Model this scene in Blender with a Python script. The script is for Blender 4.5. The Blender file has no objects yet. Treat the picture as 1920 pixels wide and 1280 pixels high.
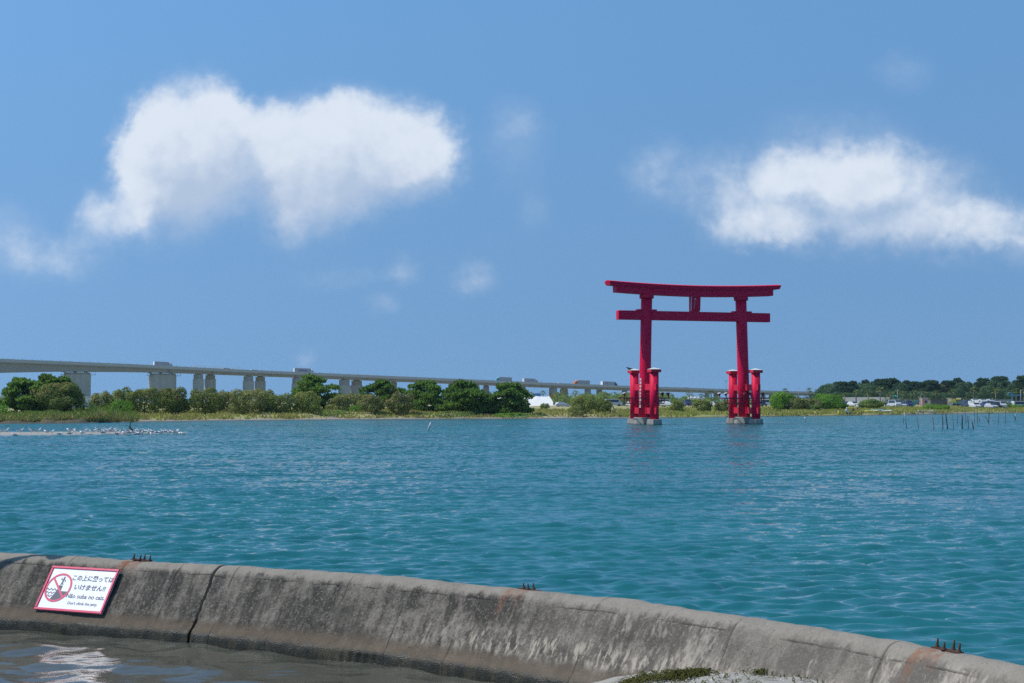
import bpy, math, random
import numpy as np
from mathutils import Vector, Matrix

rng = np.random.default_rng(7)
random.seed(7)
SC = bpy.context.scene
COL = SC.collection
R = math.radians

# ------------------------------------------------------------------ camera
EYE = 3.0                      # eye height above the lake (m)
F = 2667.0                     # focal length in pixels of a 1920 px wide frame (50 mm)
HY = 751.0                     # image row of the horizon
PITCH = math.atan((HY - 640.0) / F)
cam = bpy.data.cameras.new('camera')
cam.lens = 50.0
cam.sensor_width = 36.0
cam.clip_start = 0.1
cam.clip_end = 20000.0
cam_o = bpy.data.objects.new('camera', cam)
cam_o.location = (0, 0, EYE)
cam_o.rotation_euler = (math.pi / 2 + PITCH, 0, 0)
COL.objects.link(cam_o)
SC.camera = cam_o

def P(px, py, Y):
    """world point on the sight line of a photo pixel at depth Y"""
    a = (px - 960.0) / F
    b = (640.0 - py) / F
    dy = math.cos(PITCH) - b * math.sin(PITCH)
    dz = math.sin(PITCH) + b * math.cos(PITCH)
    t = Y / dy
    return Vector((a * t, Y, EYE + dz * t))

def G(px, py, z=0.0):
    """where that sight line meets the level z"""
    b = (640.0 - py) / F
    dy = math.cos(PITCH) - b * math.sin(PITCH)
    dz = math.sin(PITCH) + b * math.cos(PITCH)
    t = (z - EYE) / dz
    return Vector(((px - 960.0) / F * t, dy * t, z))

# ------------------------------------------------------------------ light
SUN_EL = R(55.0)
SUN_AZ = (-0.999, -0.04)       # horizontal direction towards the sun: from the left
sdir = Vector((SUN_AZ[0] * math.cos(SUN_EL), SUN_AZ[1] * math.cos(SUN_EL), math.sin(SUN_EL)))
sun = bpy.data.lights.new('sun', 'SUN')
sun.energy = 4.0
sun.angle = R(0.53)
sun.color = (1.0, 0.955, 0.89)
sun_o = bpy.data.objects.new('sun', sun)
sun_o.rotation_euler = sdir.to_track_quat('Z', 'Y').to_euler()
COL.objects.link(sun_o)

SC.view_settings.view_transform = 'Standard'
SC.view_settings.look = 'None'
SC.view_settings.exposure = 0.0
SC.view_settings.gamma = 1.0
SC.view_settings.use_curve_mapping = False
SC.cycles.max_bounces = 6
SC.cycles.use_denoising = False

# ------------------------------------------------------------------ node helper
class NT:
    """small wrapper that writes node trees as expressions"""
    def __init__(self, tree):
        self.t = tree
        self.n = tree.nodes
    def node(self, kind, **kw):
        nd = self.n.new(kind)
        for k, v in kw.items():
            setattr(nd, k, v)
        return nd
    def put(self, sock, v):
        if isinstance(v, bpy.types.NodeSocket):
            self.t.links.new(v, sock)
        elif v is not None:
            if sock.type in ('RGBA',) and not isinstance(v, (int, float)) and len(v) == 3:
                v = (*v, 1.0)
            sock.default_value = v
    def m(self, op, a, b=None, c=None, clamp=False):
        nd = self.node('ShaderNodeMath', operation=op, use_clamp=clamp)
        for i, v in enumerate((a, b, c)):
            if v is not None:
                self.put(nd.inputs[i], v)
        return nd.outputs[0]
    def vm(self, op, a, b=None, c=None):
        nd = self.node('ShaderNodeVectorMath', operation=op)
        for i, v in enumerate((a, b, c)):
            if v is not None:
                self.put(nd.inputs[i], v)
        return nd.outputs['Value'] if op in ('DOT_PRODUCT', 'LENGTH') else nd.outputs[0]
    def ss(self, x, lo, hi, a=0.0, b=1.0):
        nd = self.node('ShaderNodeMapRange', interpolation_type='SMOOTHSTEP')
        self.put(nd.inputs[0], x)
        for i, v in enumerate((lo, hi, a, b)):
            self.put(nd.inputs[i + 1], v)
        return nd.outputs[0]
    def lin(self, x, lo, hi, a=0.0, b=1.0):
        nd = self.node('ShaderNodeMapRange')
        self.put(nd.inputs[0], x)
        for i, v in enumerate((lo, hi, a, b)):
            self.put(nd.inputs[i + 1], v)
        return nd.outputs[0]
    def noise(self, vec, scale, detail=4.0, rough=0.55, dist=0.0, color=False):
        nd = self.node('ShaderNodeTexNoise')
        if vec is not None:
            self.put(nd.inputs['Vector'], vec)
        self.put(nd.inputs['Scale'], scale)
        self.put(nd.inputs['Detail'], detail)
        self.put(nd.inputs['Roughness'], rough)
        self.put(nd.inputs['Distortion'], dist)
        return nd.outputs['Color' if color else 'Fac']
    def voro(self, vec, scale, feature='F1', out='Distance'):
        nd = self.node('ShaderNodeTexVoronoi', feature=feature)
        self.put(nd.inputs['Vector'], vec)
        self.put(nd.inputs['Scale'], scale)
        return nd.outputs[out]
    def mix(self, f, a, b, blend='MIX'):
        nd = self.node('ShaderNodeMix', data_type='RGBA', blend_type=blend)
        self.put(nd.inputs[0], f)
        self.put(nd.inputs[6], a)
        self.put(nd.inputs[7], b)
        return nd.outputs[2]
    def xyz(self, v):
        nd = self.node('ShaderNodeSeparateXYZ')
        self.put(nd.inputs[0], v)
        return nd.outputs
    def comb(self, x, y, z=0.0):
        nd = self.node('ShaderNodeCombineXYZ')
        for i, v in enumerate((x, y, z)):
            self.put(nd.inputs[i], v)
        return nd.outputs[0]
    def bump(self, h, strength, dist=0.02):
        nd = self.node('ShaderNodeBump')
        self.put(nd.inputs['Height'], h)
        self.put(nd.inputs['Strength'], strength)
        self.put(nd.inputs['Distance'], dist)
        return nd.outputs[0]

# ------------------------------------------------------------------ sky with clouds
W = bpy.data.worlds.new('World')
SC.world = W
W.use_nodes = True
W.node_tree.nodes.clear()
N = NT(W.node_tree)
sky = N.node('ShaderNodeTexSky', sky_type='NISHITA', sun_disc=False, sun_elevation=SUN_EL,
             sun_rotation=math.atan2(SUN_AZ[0], SUN_AZ[1]), altitude=0.0,
             air_density=1.0, dust_density=0.6, ozone_density=2.5)
SKY_S = 0.125
dirv = N.node('ShaderNodeTexCoord').outputs['Generated']
dx, dy, dz = N.xyz(dirv)[:3]
# the whole dome is read a little higher up than it stands, which keeps the clear blue down to the horizon
up = N.m('MULTIPLY_ADD', N.m('MAXIMUM', dz, 0.0), 0.26, 0.25)
N.put(sky.inputs['Vector'], N.vm('NORMALIZE', N.comb(dx, dy, up)))
dyc = N.m('MAXIMUM', dy, 0.05)
cu = N.m('DIVIDE', dx, dyc)
cv = N.m('DIVIDE', dz, dyc)
pt = N.comb(N.m('MULTIPLY_ADD', cu, F / 100.0, 9.6), N.m('MULTIPLY', cv, F / 100.0), 0.0)
# cloud bodies as soft ellipses in the sky: centre and radii in hundredths of a frame unit, weight
ELL = [
    # left towering lobe
    (345, 275, 108, 112, 1.0), (408, 216, 58, 52, .80), (292, 232, 48, 50, .75), (330, 345, 100, 95, .75),
    (300, 400, 120, 66, .40), (192, 408, 56, 46, .40), (430, 300, 62, 95, .62), (250, 290, 40, 60, .55),
    # right broad lobe
    (640, 280, 165, 98, 1.0), (635, 222, 86, 46, .70), (790, 285, 75, 80, .85), (575, 350, 110, 95, .90),
    (545, 415, 85, 58, .42), (505, 225, 34, 42, .55), (690, 360, 130, 60, .38), (840, 300, 40, 60, .25),
    # right cloud, thinner
    (1400, 385, 110, 74, .36), (1560, 295, 150, 80, .30), (1475, 318, 55, 45, .36), (1600, 325, 80, 55, .42),
    (1700, 360, 125, 90, .28), (1780, 440, 150, 52, .40), (1855, 412, 65, 45, .36), (1605, 380, 225, 92, .50),
    (1430, 435, 95, 36, .36), (1575, 425, 140, 46, .26), (1240, 325, 66, 60, .29), (1930, 450, 60, 50, .36), (1345, 295, 55, 40, .16),
    # shreds
    (75, 482, 120, 44, .36), (5, 425, 60, 44, .18), (625, 515, 75, 26, .25), (750, 505, 38, 28, .27),
    (880, 520, 44, 36, .30), (965, 275, 60, 80, .17), (1005, 388, 38, 46, .15), (576, 668, 26, 18, .18),
    (720, 570, 40, 22, .2), (1700, 130, 50, 40, .17), (975, 215, 45, 40, .10),
]
warp = N.noise(pt, 1.1, 3.0, 0.55, color=True)
warp2 = N.noise(pt, 4.5, 4.0, 0.6, color=True)
ptw = N.vm('MULTIPLY_ADD', N.vm('SUBTRACT', warp, (.5, .5, .5)), (.75, .55, 0), pt)
ptw = N.vm('MULTIPLY_ADD', N.vm('SUBTRACT', warp2, (.5, .5, .5)), (.34, .30, 0), ptw)

def cloud_field(p):
    f = None
    for cx, py, rx, ry, w in ELL:
        cy = HY - py
        ix, iy = 100.0 / rx, 100.0 / ry
        q = N.vm('MULTIPLY_ADD', p, (ix, iy, 0), (-cx / 100.0 * ix, -cy / 100.0 * iy, 0))
        r2 = N.vm('DOT_PRODUCT', q, q)
        g = N.m('MULTIPLY_ADD', r2, -.40 * w ** .5, w ** .5, clamp=True)
        f = N.m('MULTIPLY', g, g) if f is None else N.m('MULTIPLY_ADD', g, g, f)
    return f

f0 = cloud_field(ptw)
f1 = cloud_field(N.vm('ADD', ptw, (-.34, .62, 0)))      # the same field a step towards the sun
f2 = cloud_field(N.vm('ADD', ptw, (-.60, 1.35, 0)))
fine = N.noise(pt, 2.1, 10.0, 0.57, 0.25)
soft = N.noise(pt, 1.5, 3.0, 0.5, 0.2)
soft1 = N.noise(N.vm('ADD', pt, (-.22, .34, 0)), 1.5, 3.0, 0.5, 0.2)
wisp = N.noise(N.vm('MULTIPLY', pt, (1.0, 1.25, 0)), 0.9, 5.0, 0.5)
amp = N.m('MULTIPLY', N.ss(f0, 0.0, .42), N.ss(f0, .55, 1.5, .62, .25))
nz = N.m('ADD', N.m('MULTIPLY', N.m('SUBTRACT', fine, 0.5), 1.25), N.m('MULTIPLY', N.m('SUBTRACT', wisp, 0.5), 0.55))
dens = N.m('MULTIPLY_ADD', nz, amp, N.m('MINIMUM', f0, 1.6))
front = N.m('GREATER_THAN', dy, 0.05)
lee = N.ss(N.m('SUBTRACT', f1, f0), -.30, .45)                  # 0 on the sunny upper rim, 1 on the shaded base
hi = N.lin(lee, 0, 1, 1.0, 1.65)
alpha = N.m('MULTIPLY', N.ss(dens, -0.06, hi), front)
tau = N.m('MULTIPLY_ADD', N.m('SUBTRACT', fine, .5), -.9, N.m('MULTIPLY_ADD', N.m('SUBTRACT', soft, soft1), -1.1, N.m('MULTIPLY_ADD', f2, .75, N.m('MULTIPLY', f1, .42))))   # cloud between here and the sun
lit = N.ss(tau, 1.75, 0.0)
ccol = N.mix(lit, (0.47, 0.575, 0.745), (0.77, 0.835, 0.925))
skyc = N.mix(1.0, sky.outputs[0], N.mix(N.ss(dz, -0.05, 0.40), (0.725, 0.895, 0.985), (0.735, 1.09, 1.25)), 'MULTIPLY')   # sky colour multiplied by a tint, deeper blue higher up
scaled = N.vm('SCALE', skyc, None)
scaled.node.inputs['Scale'].default_value = SKY_S
fin = N.mix(N.m('MULTIPLY', alpha, 0.92), scaled, ccol)
bg = N.node('ShaderNodeBackground')
N.put(bg.inputs['Color'], fin)
bg.inputs['Strength'].default_value = 1.0
wo = N.node('ShaderNodeOutputWorld')
W.node_tree.links.new(bg.outputs[0], wo.inputs[0])

# ------------------------------------------------------------------ mesh helpers
def tag(o, label=None, cat=None, group=None, kind=None):
    if label: o['label'] = label
    if cat: o['category'] = cat
    if group: o['group'] = group
    if kind: o['kind'] = kind
    return o

def empty(name, loc=(0, 0, 0), rotz=0.0, label=None, cat=None, group=None):
    o = bpy.data.objects.new(name, None)
    o.empty_display_size = 0.3
    o.location = loc
    o.rotation_euler = (0, 0, rotz)
    COL.objects.link(o)
    return tag(o, label, cat, group)

def link_mesh(name, me, mats, parent=None):
    if not isinstance(mats, (list, tuple)):
        mats = [mats]
    if len(me.materials) == 0:
        for m in mats:
            me.materials.append(m)
    o = bpy.data.objects.new(name, me)
    COL.objects.link(o)
    if parent is not None:
        o.parent = parent
    return o

def np_mesh(name, V, Q, mat_idx=None, smooth=False, uv=None, attrs=None):
    """V (n,3), Q (m,k) faces all with k corners"""
    V = np.asarray(V, dtype=np.float32)
    Q = np.asarray(Q, dtype=np.int32)
    k = Q.shape[1]
    me = bpy.data.meshes.new(name)
    me.vertices.add(len(V)); me.vertices.foreach_set('co', V.ravel())
    me.loops.add(Q.size); me.loops.foreach_set('vertex_index', Q.ravel())
    me.polygons.add(len(Q))
    me.polygons.foreach_set('loop_start', np.arange(0, Q.size, k, dtype=np.int32))
    me.polygons.foreach_set('loop_total', np.full(len(Q), k, dtype=np.int32))
    if mat_idx is not None:
        me.polygons.foreach_set('material_index', np.asarray(mat_idx, dtype=np.int32))
    if smooth:
        me.polygons.foreach_set('use_smooth', np.ones(len(Q), dtype=bool))
    if uv is not None:
        l = me.uv_layers.new(name='uv')
        l.data.foreach_set('uv', np.asarray(uv, dtype=np.float32)[Q.ravel()].ravel())
    for an, av in (attrs or {}).items():
        a = me.attributes.new(an, 'FLOAT', 'POINT')
        a.data.foreach_set('value', np.asarray(av, dtype=np.float32))
    me.update(calc_edges=True)
    return me

def grid_quads(nr, nc):
    i = np.arange(nr - 1)[:, None] * nc + np.arange(nc - 1)[None, :]
    return np.stack([i, i + 1, i + nc + 1, i + nc], -1).reshape(-1, 4)

class MB:
    """collects shapes that together are one piece"""
    def __init__(self):
        self.v, self.f, self.mi, self.sm = [], [], [], []
    def face(self, idx, mi=0, sm=False):
        self.f.append(idx); self.mi.append(mi); self.sm.append(sm)
    def box(self, c, s, rz=0.0, mi=0, taper=None):
        """c centre, s full size; taper (tx, ty) scales the top"""
        n = len(self.v)
        co, si = math.cos(rz), math.sin(rz)
        tx, ty = taper or (1, 1)
        for z in (-.5, .5):
            kx, ky = (tx, ty) if z > 0 else (1, 1)
            for x, y in ((-.5, -.5), (.5, -.5), (.5, .5), (-.5, .5)):
                X, Y = x * s[0] * kx, y * s[1] * ky
                self.v.append((c[0] + X * co - Y * si, c[1] + X * si + Y * co, c[2] + z * s[2]))
        for q in ((3, 2, 1, 0), (4, 5, 6, 7), (0, 1, 5, 4), (1, 2, 6, 5), (2, 3, 7, 6), (3, 0, 4, 7)):
            self.face([n + i for i in q], mi)
        return self
    def obox(self, c, ax, ay, az, mi=0):
        """box from centre and three half-axis vectors"""
        n = len(self.v)
        c, ax, ay, az = map(Vector, (c, ax, ay, az))
        for z in (-1, 1):
            for x, y in ((-1, -1), (1, -1), (1, 1), (-1, 1)):
                self.v.append(tuple(c + ax * x + ay * y + az * z))
        for q in ((3, 2, 1, 0), (4, 5, 6, 7), (0, 1, 5, 4), (1, 2, 6, 5), (2, 3, 7, 6), (3, 0, 4, 7)):
            self.face([n + i for i in q], mi)
        return self
    def tube(self, pts, rad, seg=10, mi=0, caps=True, smooth=True, square=False):
        pts = [Vector(p) for p in pts]
        if isinstance(rad, (int, float)):
            rad = [rad] * len(pts)
        rings = []
        for i, p in enumerate(pts):
            d = (pts[min(i + 1, len(pts) - 1)] - pts[max(i - 1, 0)]).normalized()
            a = d.orthogonal().normalized() if abs(d.z) < .9 else Vector((1, 0, 0))
            a = (a - d * a.dot(d)).normalized()
            b = d.cross(a)
            r0 = len(self.v)
            for k in range(seg):
                t = 2 * math.pi * (k + (.5 if square else 0)) / seg
                self.v.append(tuple(p + (a * math.cos(t) + b * math.sin(t)) * rad[i]))
            rings.append(r0)
        for r0, r1 in zip(rings, rings[1:]):
            for k in range(seg):
                self.face([r0 + k, r0 + (k + 1) % seg, r1 + (k + 1) % seg, r1 + k], mi, smooth)
        if caps:
            self.face([rings[0] + k for k in reversed(range(seg))], mi)
            self.face([rings[-1] + k for k in range(seg)], mi)
        return self
    def prism(self, poly, z0, z1, mi=0, top_scale=1.0, centre=None):
        n = len(self.v); k = len(poly)
        cx = sum(p[0] for p in poly) / k; cy = sum(p[1] for p in poly) / k
        for p in poly: self.v.append((p[0], p[1], z0))
        for p in poly: self.v.append((cx + (p[0] - cx) * top_scale, cy + (p[1] - cy) * top_scale, z1))
        self.face([n + i for i in reversed(range(k))], mi)
        self.face([n + k + i for i in range(k)], mi)
        for i in range(k):
            j = (i + 1) % k
            self.face([n + i, n + j, n + k + j, n + k + i], mi)
        return self
    def flat(self, poly, z, mi=0):
        n = len(self.v)
        for p in poly: self.v.append((p[0], p[1], z))
        self.face([n + i for i in range(len(poly))], mi)
        return self
    def loft(self, sections, mi=0, smooth=False, caps=True):
        """sections: lists of the same number of 3-D points, each a closed ring"""
        k = len(sections[0]); r = []
        for s in sections:
            r.append(len(self.v)); self.v.extend(tuple(p) for p in s)
        for a, b in zip(r, r[1:]):
            for i in range(k):
                j = (i + 1) % k
                self.face([a + i, a + j, b + j, b + i], mi, smooth)
        if caps:
            self.face([r[0] + i for i in reversed(range(k))], mi)
            self.face([r[-1] + i for i in range(k)], mi)
        return self
    def ball(self, c, r, mi=0, nu=10, nv=7):
        if isinstance(r, (int, float)): r = (r, r, r)
        secs = []
        for j in range(1, nv):
            th = math.pi * j / nv
            secs.append([(c[0] + r[0] * math.sin(th) * math.cos(2 * math.pi * i / nu),
                          c[1] + r[1] * math.sin(th) * math.sin(2 * math.pi * i / nu),
                          c[2] - r[2] * math.cos(th)) for i in range(nu)])
        return self.loft(secs, mi, True)
    def mesh(self, name):
        me = bpy.data.meshes.new(name)
        me.from_pydata(self.v, [], self.f)
        me.polygons.foreach_set('material_index', self.mi)
        me.polygons.foreach_set('use_smooth', self.sm)
        me.update()
        return me
    def build(self, name, mats, parent=None):
        return link_mesh(name, self.mesh(name), mats, parent)

def copy_tree(o, parent=None):
    c = o.copy(); COL.objects.link(c)
    c.parent = parent
    for ch in list(o.children):
        copy_tree(ch, c)
    return c

def bevel(o, w=0.02, seg=2):
    m = o.modifiers.new('bevel', 'BEVEL'); m.width = w; m.segments = seg; m.limit_method = 'ANGLE'
    return o

# value noise in numpy for relief
def _h(ix, iy, seed):
    n = (ix.astype(np.int64) * 374761393 + iy.astype(np.int64) * 668265263 + seed * 982451653) & 0x7fffffff
    n = ((n ^ (n >> 13)) * 1274126177) & 0x7fffffff
    return ((n ^ (n >> 16)) & 0xffff) / 65535.0
def vnoise(x, y, seed=0):
    x = np.asarray(x, float); y = np.asarray(y, float)
    ix, iy = np.floor(x), np.floor(y)
    fx, fy = x - ix, y - iy
    ux, uy = fx * fx * (3 - 2 * fx), fy * fy * (3 - 2 * fy)
    a, b = _h(ix, iy, seed), _h(ix + 1, iy, seed)
    c, d = _h(ix, iy + 1, seed), _h(ix + 1, iy + 1, seed)
    return (a + (b - a) * ux) * (1 - uy) + (c + (d - c) * ux) * uy - .5
def fbm(x, y, seed=0, oct=4, gain=.5):
    s = 0; a = 1.0
    for o in range(oct):
        s = s + a * vnoise(x * 2 ** o, y * 2 ** o, seed + o * 17); a *= gain
    return s

# ------------------------------------------------------------------ materials
def new_mat(name):
    m = bpy.data.materials.new(name); m.use_nodes = True
    m.node_tree.nodes.clear()
    n = NT(m.node_tree)
    out = n.node('ShaderNodeOutputMaterial')
    return m, n, out

def principled(n, out, col, rough=.6, normal=None, metal=0.0, spec=None, ior=None):
    b = n.node('ShaderNodeBsdfPrincipled')
    n.put(b.inputs['Base Color'], col)
    n.put(b.inputs['Roughness'], rough)
    b.inputs['Metallic'].default_value = metal
    if spec is not None: n.put(b.inputs['Specular IOR Level'], spec)
    if ior is not None: b.inputs['IOR'].default_value = ior
    if normal is not None: n.put(b.inputs['Normal'], normal)
    n.t.links.new(b.outputs[0], out.inputs[0])
    return b

def simple(name, c, rough=.6, var=.12, scale=2.0, bump=0.0, metal=0.0, spec=None):
    """paint, metal or concrete with some unevenness"""
    m, n, out = new_mat(name)
    tc = n.node('ShaderNodeTexCoord').outputs['Object']
    f = n.noise(tc, scale, 5.0, .6)
    col = n.mix(f, [x * (1 - var) for x in c], [min(1, x * (1 + var)) for x in c])
    nb = n.bump(n.noise(tc, scale * 6, 3.0), bump) if bump else None
    principled(n, out, col, n.lin(f, .2, .8, max(.02, rough - .07), min(1, rough + .07)), nb, metal, spec)
    return m

M = {}
M['white'] = simple('white_paint', (.78, .79, .79), .45)
M['offwhite'] = simple('off_white_paint', (.62, .62, .60), .5)
M['black'] = simple('black_rubber', (.02, .02, .022), .8)
M['glass'] = simple('dark_glass', (.025, .035, .045), .12, spec=.8)
M['silver'] = simple('silver_paint', (.45, .47, .50), .35)
M['navy'] = simple('navy_paint', (.03, .045, .11), .4)
M['blue'] = simple('blue_paint', (.05, .13, .32), .45)
M['teal'] = simple('teal_paint', (.12, .40, .42), .4)
M['orange'] = simple('orange_paint', (.60, .19, .03), .45)
M['yellow'] = simple('yellow_paint', (.75, .56, .05), .5)
M['pink'] = simple('pink_plaster', (.50, .30, .28), .8)
M['green_metal'] = simple('green_machine_paint', (.02, .23, .22), .45)
M['light_blue'] = simple('light_blue_steel', (.10, .33, .50), .45)
M['bridge_con'] = simple('bridge_concrete', (.33, .31, .285), .85, .16, .25, .15)
M['bridge_par'] = simple('bridge_parapet', (.47, .46, .45), .75, .10, .2, .1)
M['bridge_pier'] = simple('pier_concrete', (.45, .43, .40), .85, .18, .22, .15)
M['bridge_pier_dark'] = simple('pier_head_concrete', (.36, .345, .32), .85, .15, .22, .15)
M['steel'] = simple('grey_steel', (.20, .21, .22), .5, metal=.3)
M['asphalt'] = simple('asphalt', (.055, .055, .057), .9)
M['bark'] = simple('bark', (.10, .075, .055), .95, .3, 5.0, .4)
M['palm_bark'] = simple('palm_bark', (.17, .145, .12), .95, .25, 3.0, .3)
M['skin'] = simple('skin', (.42, .26, .19), .6)
M['dark_cloth'] = simple('dark_cloth', (.02, .022, .03), .9)
M['white_cloth'] = simple('white_cloth', (.72, .72, .72), .9)
M['grey_wall'] = simple('grey_concrete_wall', (.30, .30, .30), .9, .15, .4, .1)
M['dark_wall'] = simple('dark_wall', (.13, .125, .12), .9, .2, .4)
M['tarp'] = simple('white_sheet', (.66, .645, .61), .8, .10, .35, .5)

def red_paint(name, c):
    m, n, out = new_mat(name)
    tc = n.node('ShaderNodeTexCoord').outputs['Object']
    f = n.noise(tc, .6, 6.0, .6)
    st = n.noise(n.vm('MULTIPLY', tc, (3, 3, .35)), 1.2, 5.0, .6)
    col = n.mix(f, [x * .86 for x in c], [x * 1.08 for x in c])
    col = n.mix(n.ss(st, .58, .78, 0, .35), col, (c[0] * .9 + .05, c[1] + .05, c[2] + .06))
    spot = n.ss(n.noise(tc, 7.0, 3.0), .70, .76, 0, .5)
    col = n.mix(spot, col, (.60, .35, .36))
    principled(n, out, col, n.lin(f, .3, .7, .45, .62), n.bump(n.noise(tc, 4.0, 4.0), .08), spec=.16)
    return m
M['red'] = red_paint('vermilion_paint', (.66, .003, .050))
M['red_light'] = red_paint('pale_vermilion_paint', (.60, .020, .050))  # slightly paler red for the post caps and tie beams
M['dark_red'] = simple('dark_red_paint', (.20, .006, .02), .5, .2)

def stone_mat():
    m, n, out = new_mat('foundation_concrete')
    tc = n.node('ShaderNodeTexCoord').outputs['Object']
    z = n.xyz(n.node('ShaderNodeNewGeometry').outputs['Position'])[2]
    f = n.noise(tc, 1.6, 6.0, .62)
    st = n.noise(n.vm('MULTIPLY', tc, (4, 4, .6)), 1.5, 5.0, .6)
    col = n.mix(f, (.19, .175, .15), (.42, .39, .34))
    col = n.mix(n.ss(st, .5, .7, 0, .55), col, (.085, .075, .06))
    wet = n.ss(n.m('MULTIPLY_ADD', st, .3, z), .10, .38, 1, 0)
    col = n.mix(wet, col, (.05, .048, .036))
    principled(n, out, col, n.lin(wet, 0, 1, .9, .35), n.bump(f, .5, .05))
    return m
M['stone'] = stone_mat()

def leaf_mat(name, c1, c2, trans=.30, vscale=.8):
    """leaves: the colour differs from clump to clump and from tree to tree"""
    m, n, out = new_mat(name)
    pos = n.node('ShaderNodeNewGeometry').outputs['Position']
    rnd = n.node('ShaderNodeObjectInfo').outputs['Random']
    f = n.noise(pos, vscale, 3.0, .6)
    f2 = n.noise(pos, vscale * 7, 2.0, .5)
    t = n.m('ADD', n.m('MULTIPLY_ADD', f, .9, n.m('MULTIPLY_ADD', f2, .9, -.62)), n.m('MULTIPLY', rnd, .35), clamp=True)
    col = n.mix(t, c1, c2)
    d = n.node('ShaderNodeBsdfDiffuse'); n.put(d.inputs[0], col)
    col = n.mix(1.0, col, (1.45, 1.42, 1.25), 'MULTIPLY')
    n.put(d.inputs[0], col)
    tr = n.node('ShaderNodeBsdfTranslucent'); n.put(tr.inputs[0], n.mix(.5, col, (col_mid(c1, c2)[0] * 1.1, col_mid(c1, c2)[1] * 1.35, col_mid(c1, c2)[2] * .6)))
    g = n.node('ShaderNodeBsdfGlossy'); g.inputs['Roughness'].default_value = .45
    g.inputs['Color'].default_value = (.9, .95, .9, 1)
    mx = n.node('ShaderNodeMixShader'); mx.inputs[0].default_value = trans
    n.t.links.new(d.outputs[0], mx.inputs[1]); n.t.links.new(tr.outputs[0], mx.inputs[2])
    mx2 = n.node('ShaderNodeMixShader'); mx2.inputs[0].default_value = .0
    n.t.links.new(mx.outputs[0], mx2.inputs[1]); n.t.links.new(g.outputs[0], mx2.inputs[2])
    n.t.links.new(mx2.outputs[0], out.inputs[0])
    return m
def col_mid(a, b):
    return [(x + y) / 2 for x, y in zip(a, b)]
M['pine'] = leaf_mat('pine_needles', (.070, .125, .042), (.235, .335, .092), .44)
M['pine_far'] = leaf_mat('far_pine_needles', (.040, .075, .046), (.095, .150, .078), .34)  # needle green with a bluish cast that stands in for distance haze
M['pine_rust'] = leaf_mat('withering_needles', (.095, .075, .060), (.14, .105, .08), .25)
M['oleander'] = leaf_mat('oleander_leaves', (.082, .115, .040), (.245, .275, .092), .40)
M['olive'] = leaf_mat('olive_leaves', (.105, .125, .052), (.270, .280, .118), .40)
M['bright'] = leaf_mat('bright_leaves', (.070, .150, .030), (.190, .340, .060), .42)
M['mid'] = leaf_mat('shrub_leaves', (.070, .115, .040), (.190, .250, .080), .40)
M['flower'] = leaf_mat('oleander_flowers', (.26, .085, .085), (.36, .15, .13), .25)
M['palm'] = leaf_mat('palm_fronds', (.080, .115, .048), (.22, .25, .11), .3)
M['weed'] = leaf_mat('seaweed', (.022, .028, .010), (.095, .090, .032), .15, 9.0)
M['grass'] = leaf_mat('grass_blades', (.200, .230, .060), (.370, .350, .115), .40, .25)
M['reed'] = leaf_mat('reed_blades', (.085, .155, .032), (.210, .270, .070), .35, .25)
M['dry'] = leaf_mat('dry_grass', (.24, .19, .09), (.40, .33, .17), .3, .4)

# ------------------------------------------------------------------ lake, pool
def water_mat(name, body_a, body_b, rough, amps, var, far=0):
    m, n, out = new_mat(name)
    pos = n.node('ShaderNodeNewGeometry').outputs['Position']
    xy = n.vm('MULTIPLY', pos, (1, 1, 0))
    h = None
    for sx, sy, sc, amp, det in amps:
        w = n.noise(n.vm('MULTIPLY', xy, (sx, sy, 1)), sc, det, .55, .3)
        h = n.m('MULTIPLY', w, amp) if h is None else n.m('MULTIPLY_ADD', w, amp, h)
    yy = n.xyz(pos)[1]
    b = n.node('ShaderNodeBump'); b.inputs['Strength'].default_value = 1.0; b.inputs['Distance'].default_value = 1.0
    n.put(b.inputs['Height'], h)
    g = n.noise(n.vm('MULTIPLY', xy, (.5, 1, 1)), var, 3.0, .5)
    col = n.mix(n.ss(g, .3, .7), body_a, body_b)
    nrm = b.outputs[0]
    if far:                                   # open water away from the shelter of the wall is choppier
        sl = n.noise(n.vm('MULTIPLY', xy, (1, 1.35, 1)), 2.1, 4.0, .62, color=True)
        sl2 = n.noise(n.vm('MULTIPLY', xy, (1, 2.4, 1)), .22, 3.0, .55, color=True)
        k = n.ss(yy, 14.0, 80.0, .22, far)
        kv = n.comb(n.m('MULTIPLY', k, .8), k, 0.0)
        nrm = n.vm('MULTIPLY_ADD', n.vm('SUBTRACT', sl, (.5, .5, .5)), kv, nrm)
        nrm = n.vm('MULTIPLY_ADD', n.vm('SUBTRACT', sl2, (.5, .5, .5)), n.vm('MULTIPLY', kv, (.5, .5, .5)), nrm)
        # wave backs hide behind crests at this low angle: the faces that show lean towards the shore
        nrm = n.vm('ADD', nrm, n.comb(0.0, n.ss(yy, 10.0, 80.0, -.03, -.165), 0.0))
        nrm = n.vm('NORMALIZE', nrm)
    principled(n, out, col, rough, nrm, ior=1.333, spec=.5)
    return m
M['lake'] = water_mat('lake_water', (.012, .104, .124), (.014, .128, .142), .10,
                      [(1, 2.2, .32, .085, 2.0), (1, 1.9, 1.1, .024, 2.0), (1, 1.7, 4.0, .0042, 2.0), (1, 1.5, 10.0, .0007, 2.0)], .045, 2.1)
M['pool'] = water_mat('pool_water', (.056, .057, .044), (.074, .074, .058), .10,
                      [(1, 1.8, 1.3, .030, 2.0), (1, 1.6, 5.0, .0060, 3.0)], .5)

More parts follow.
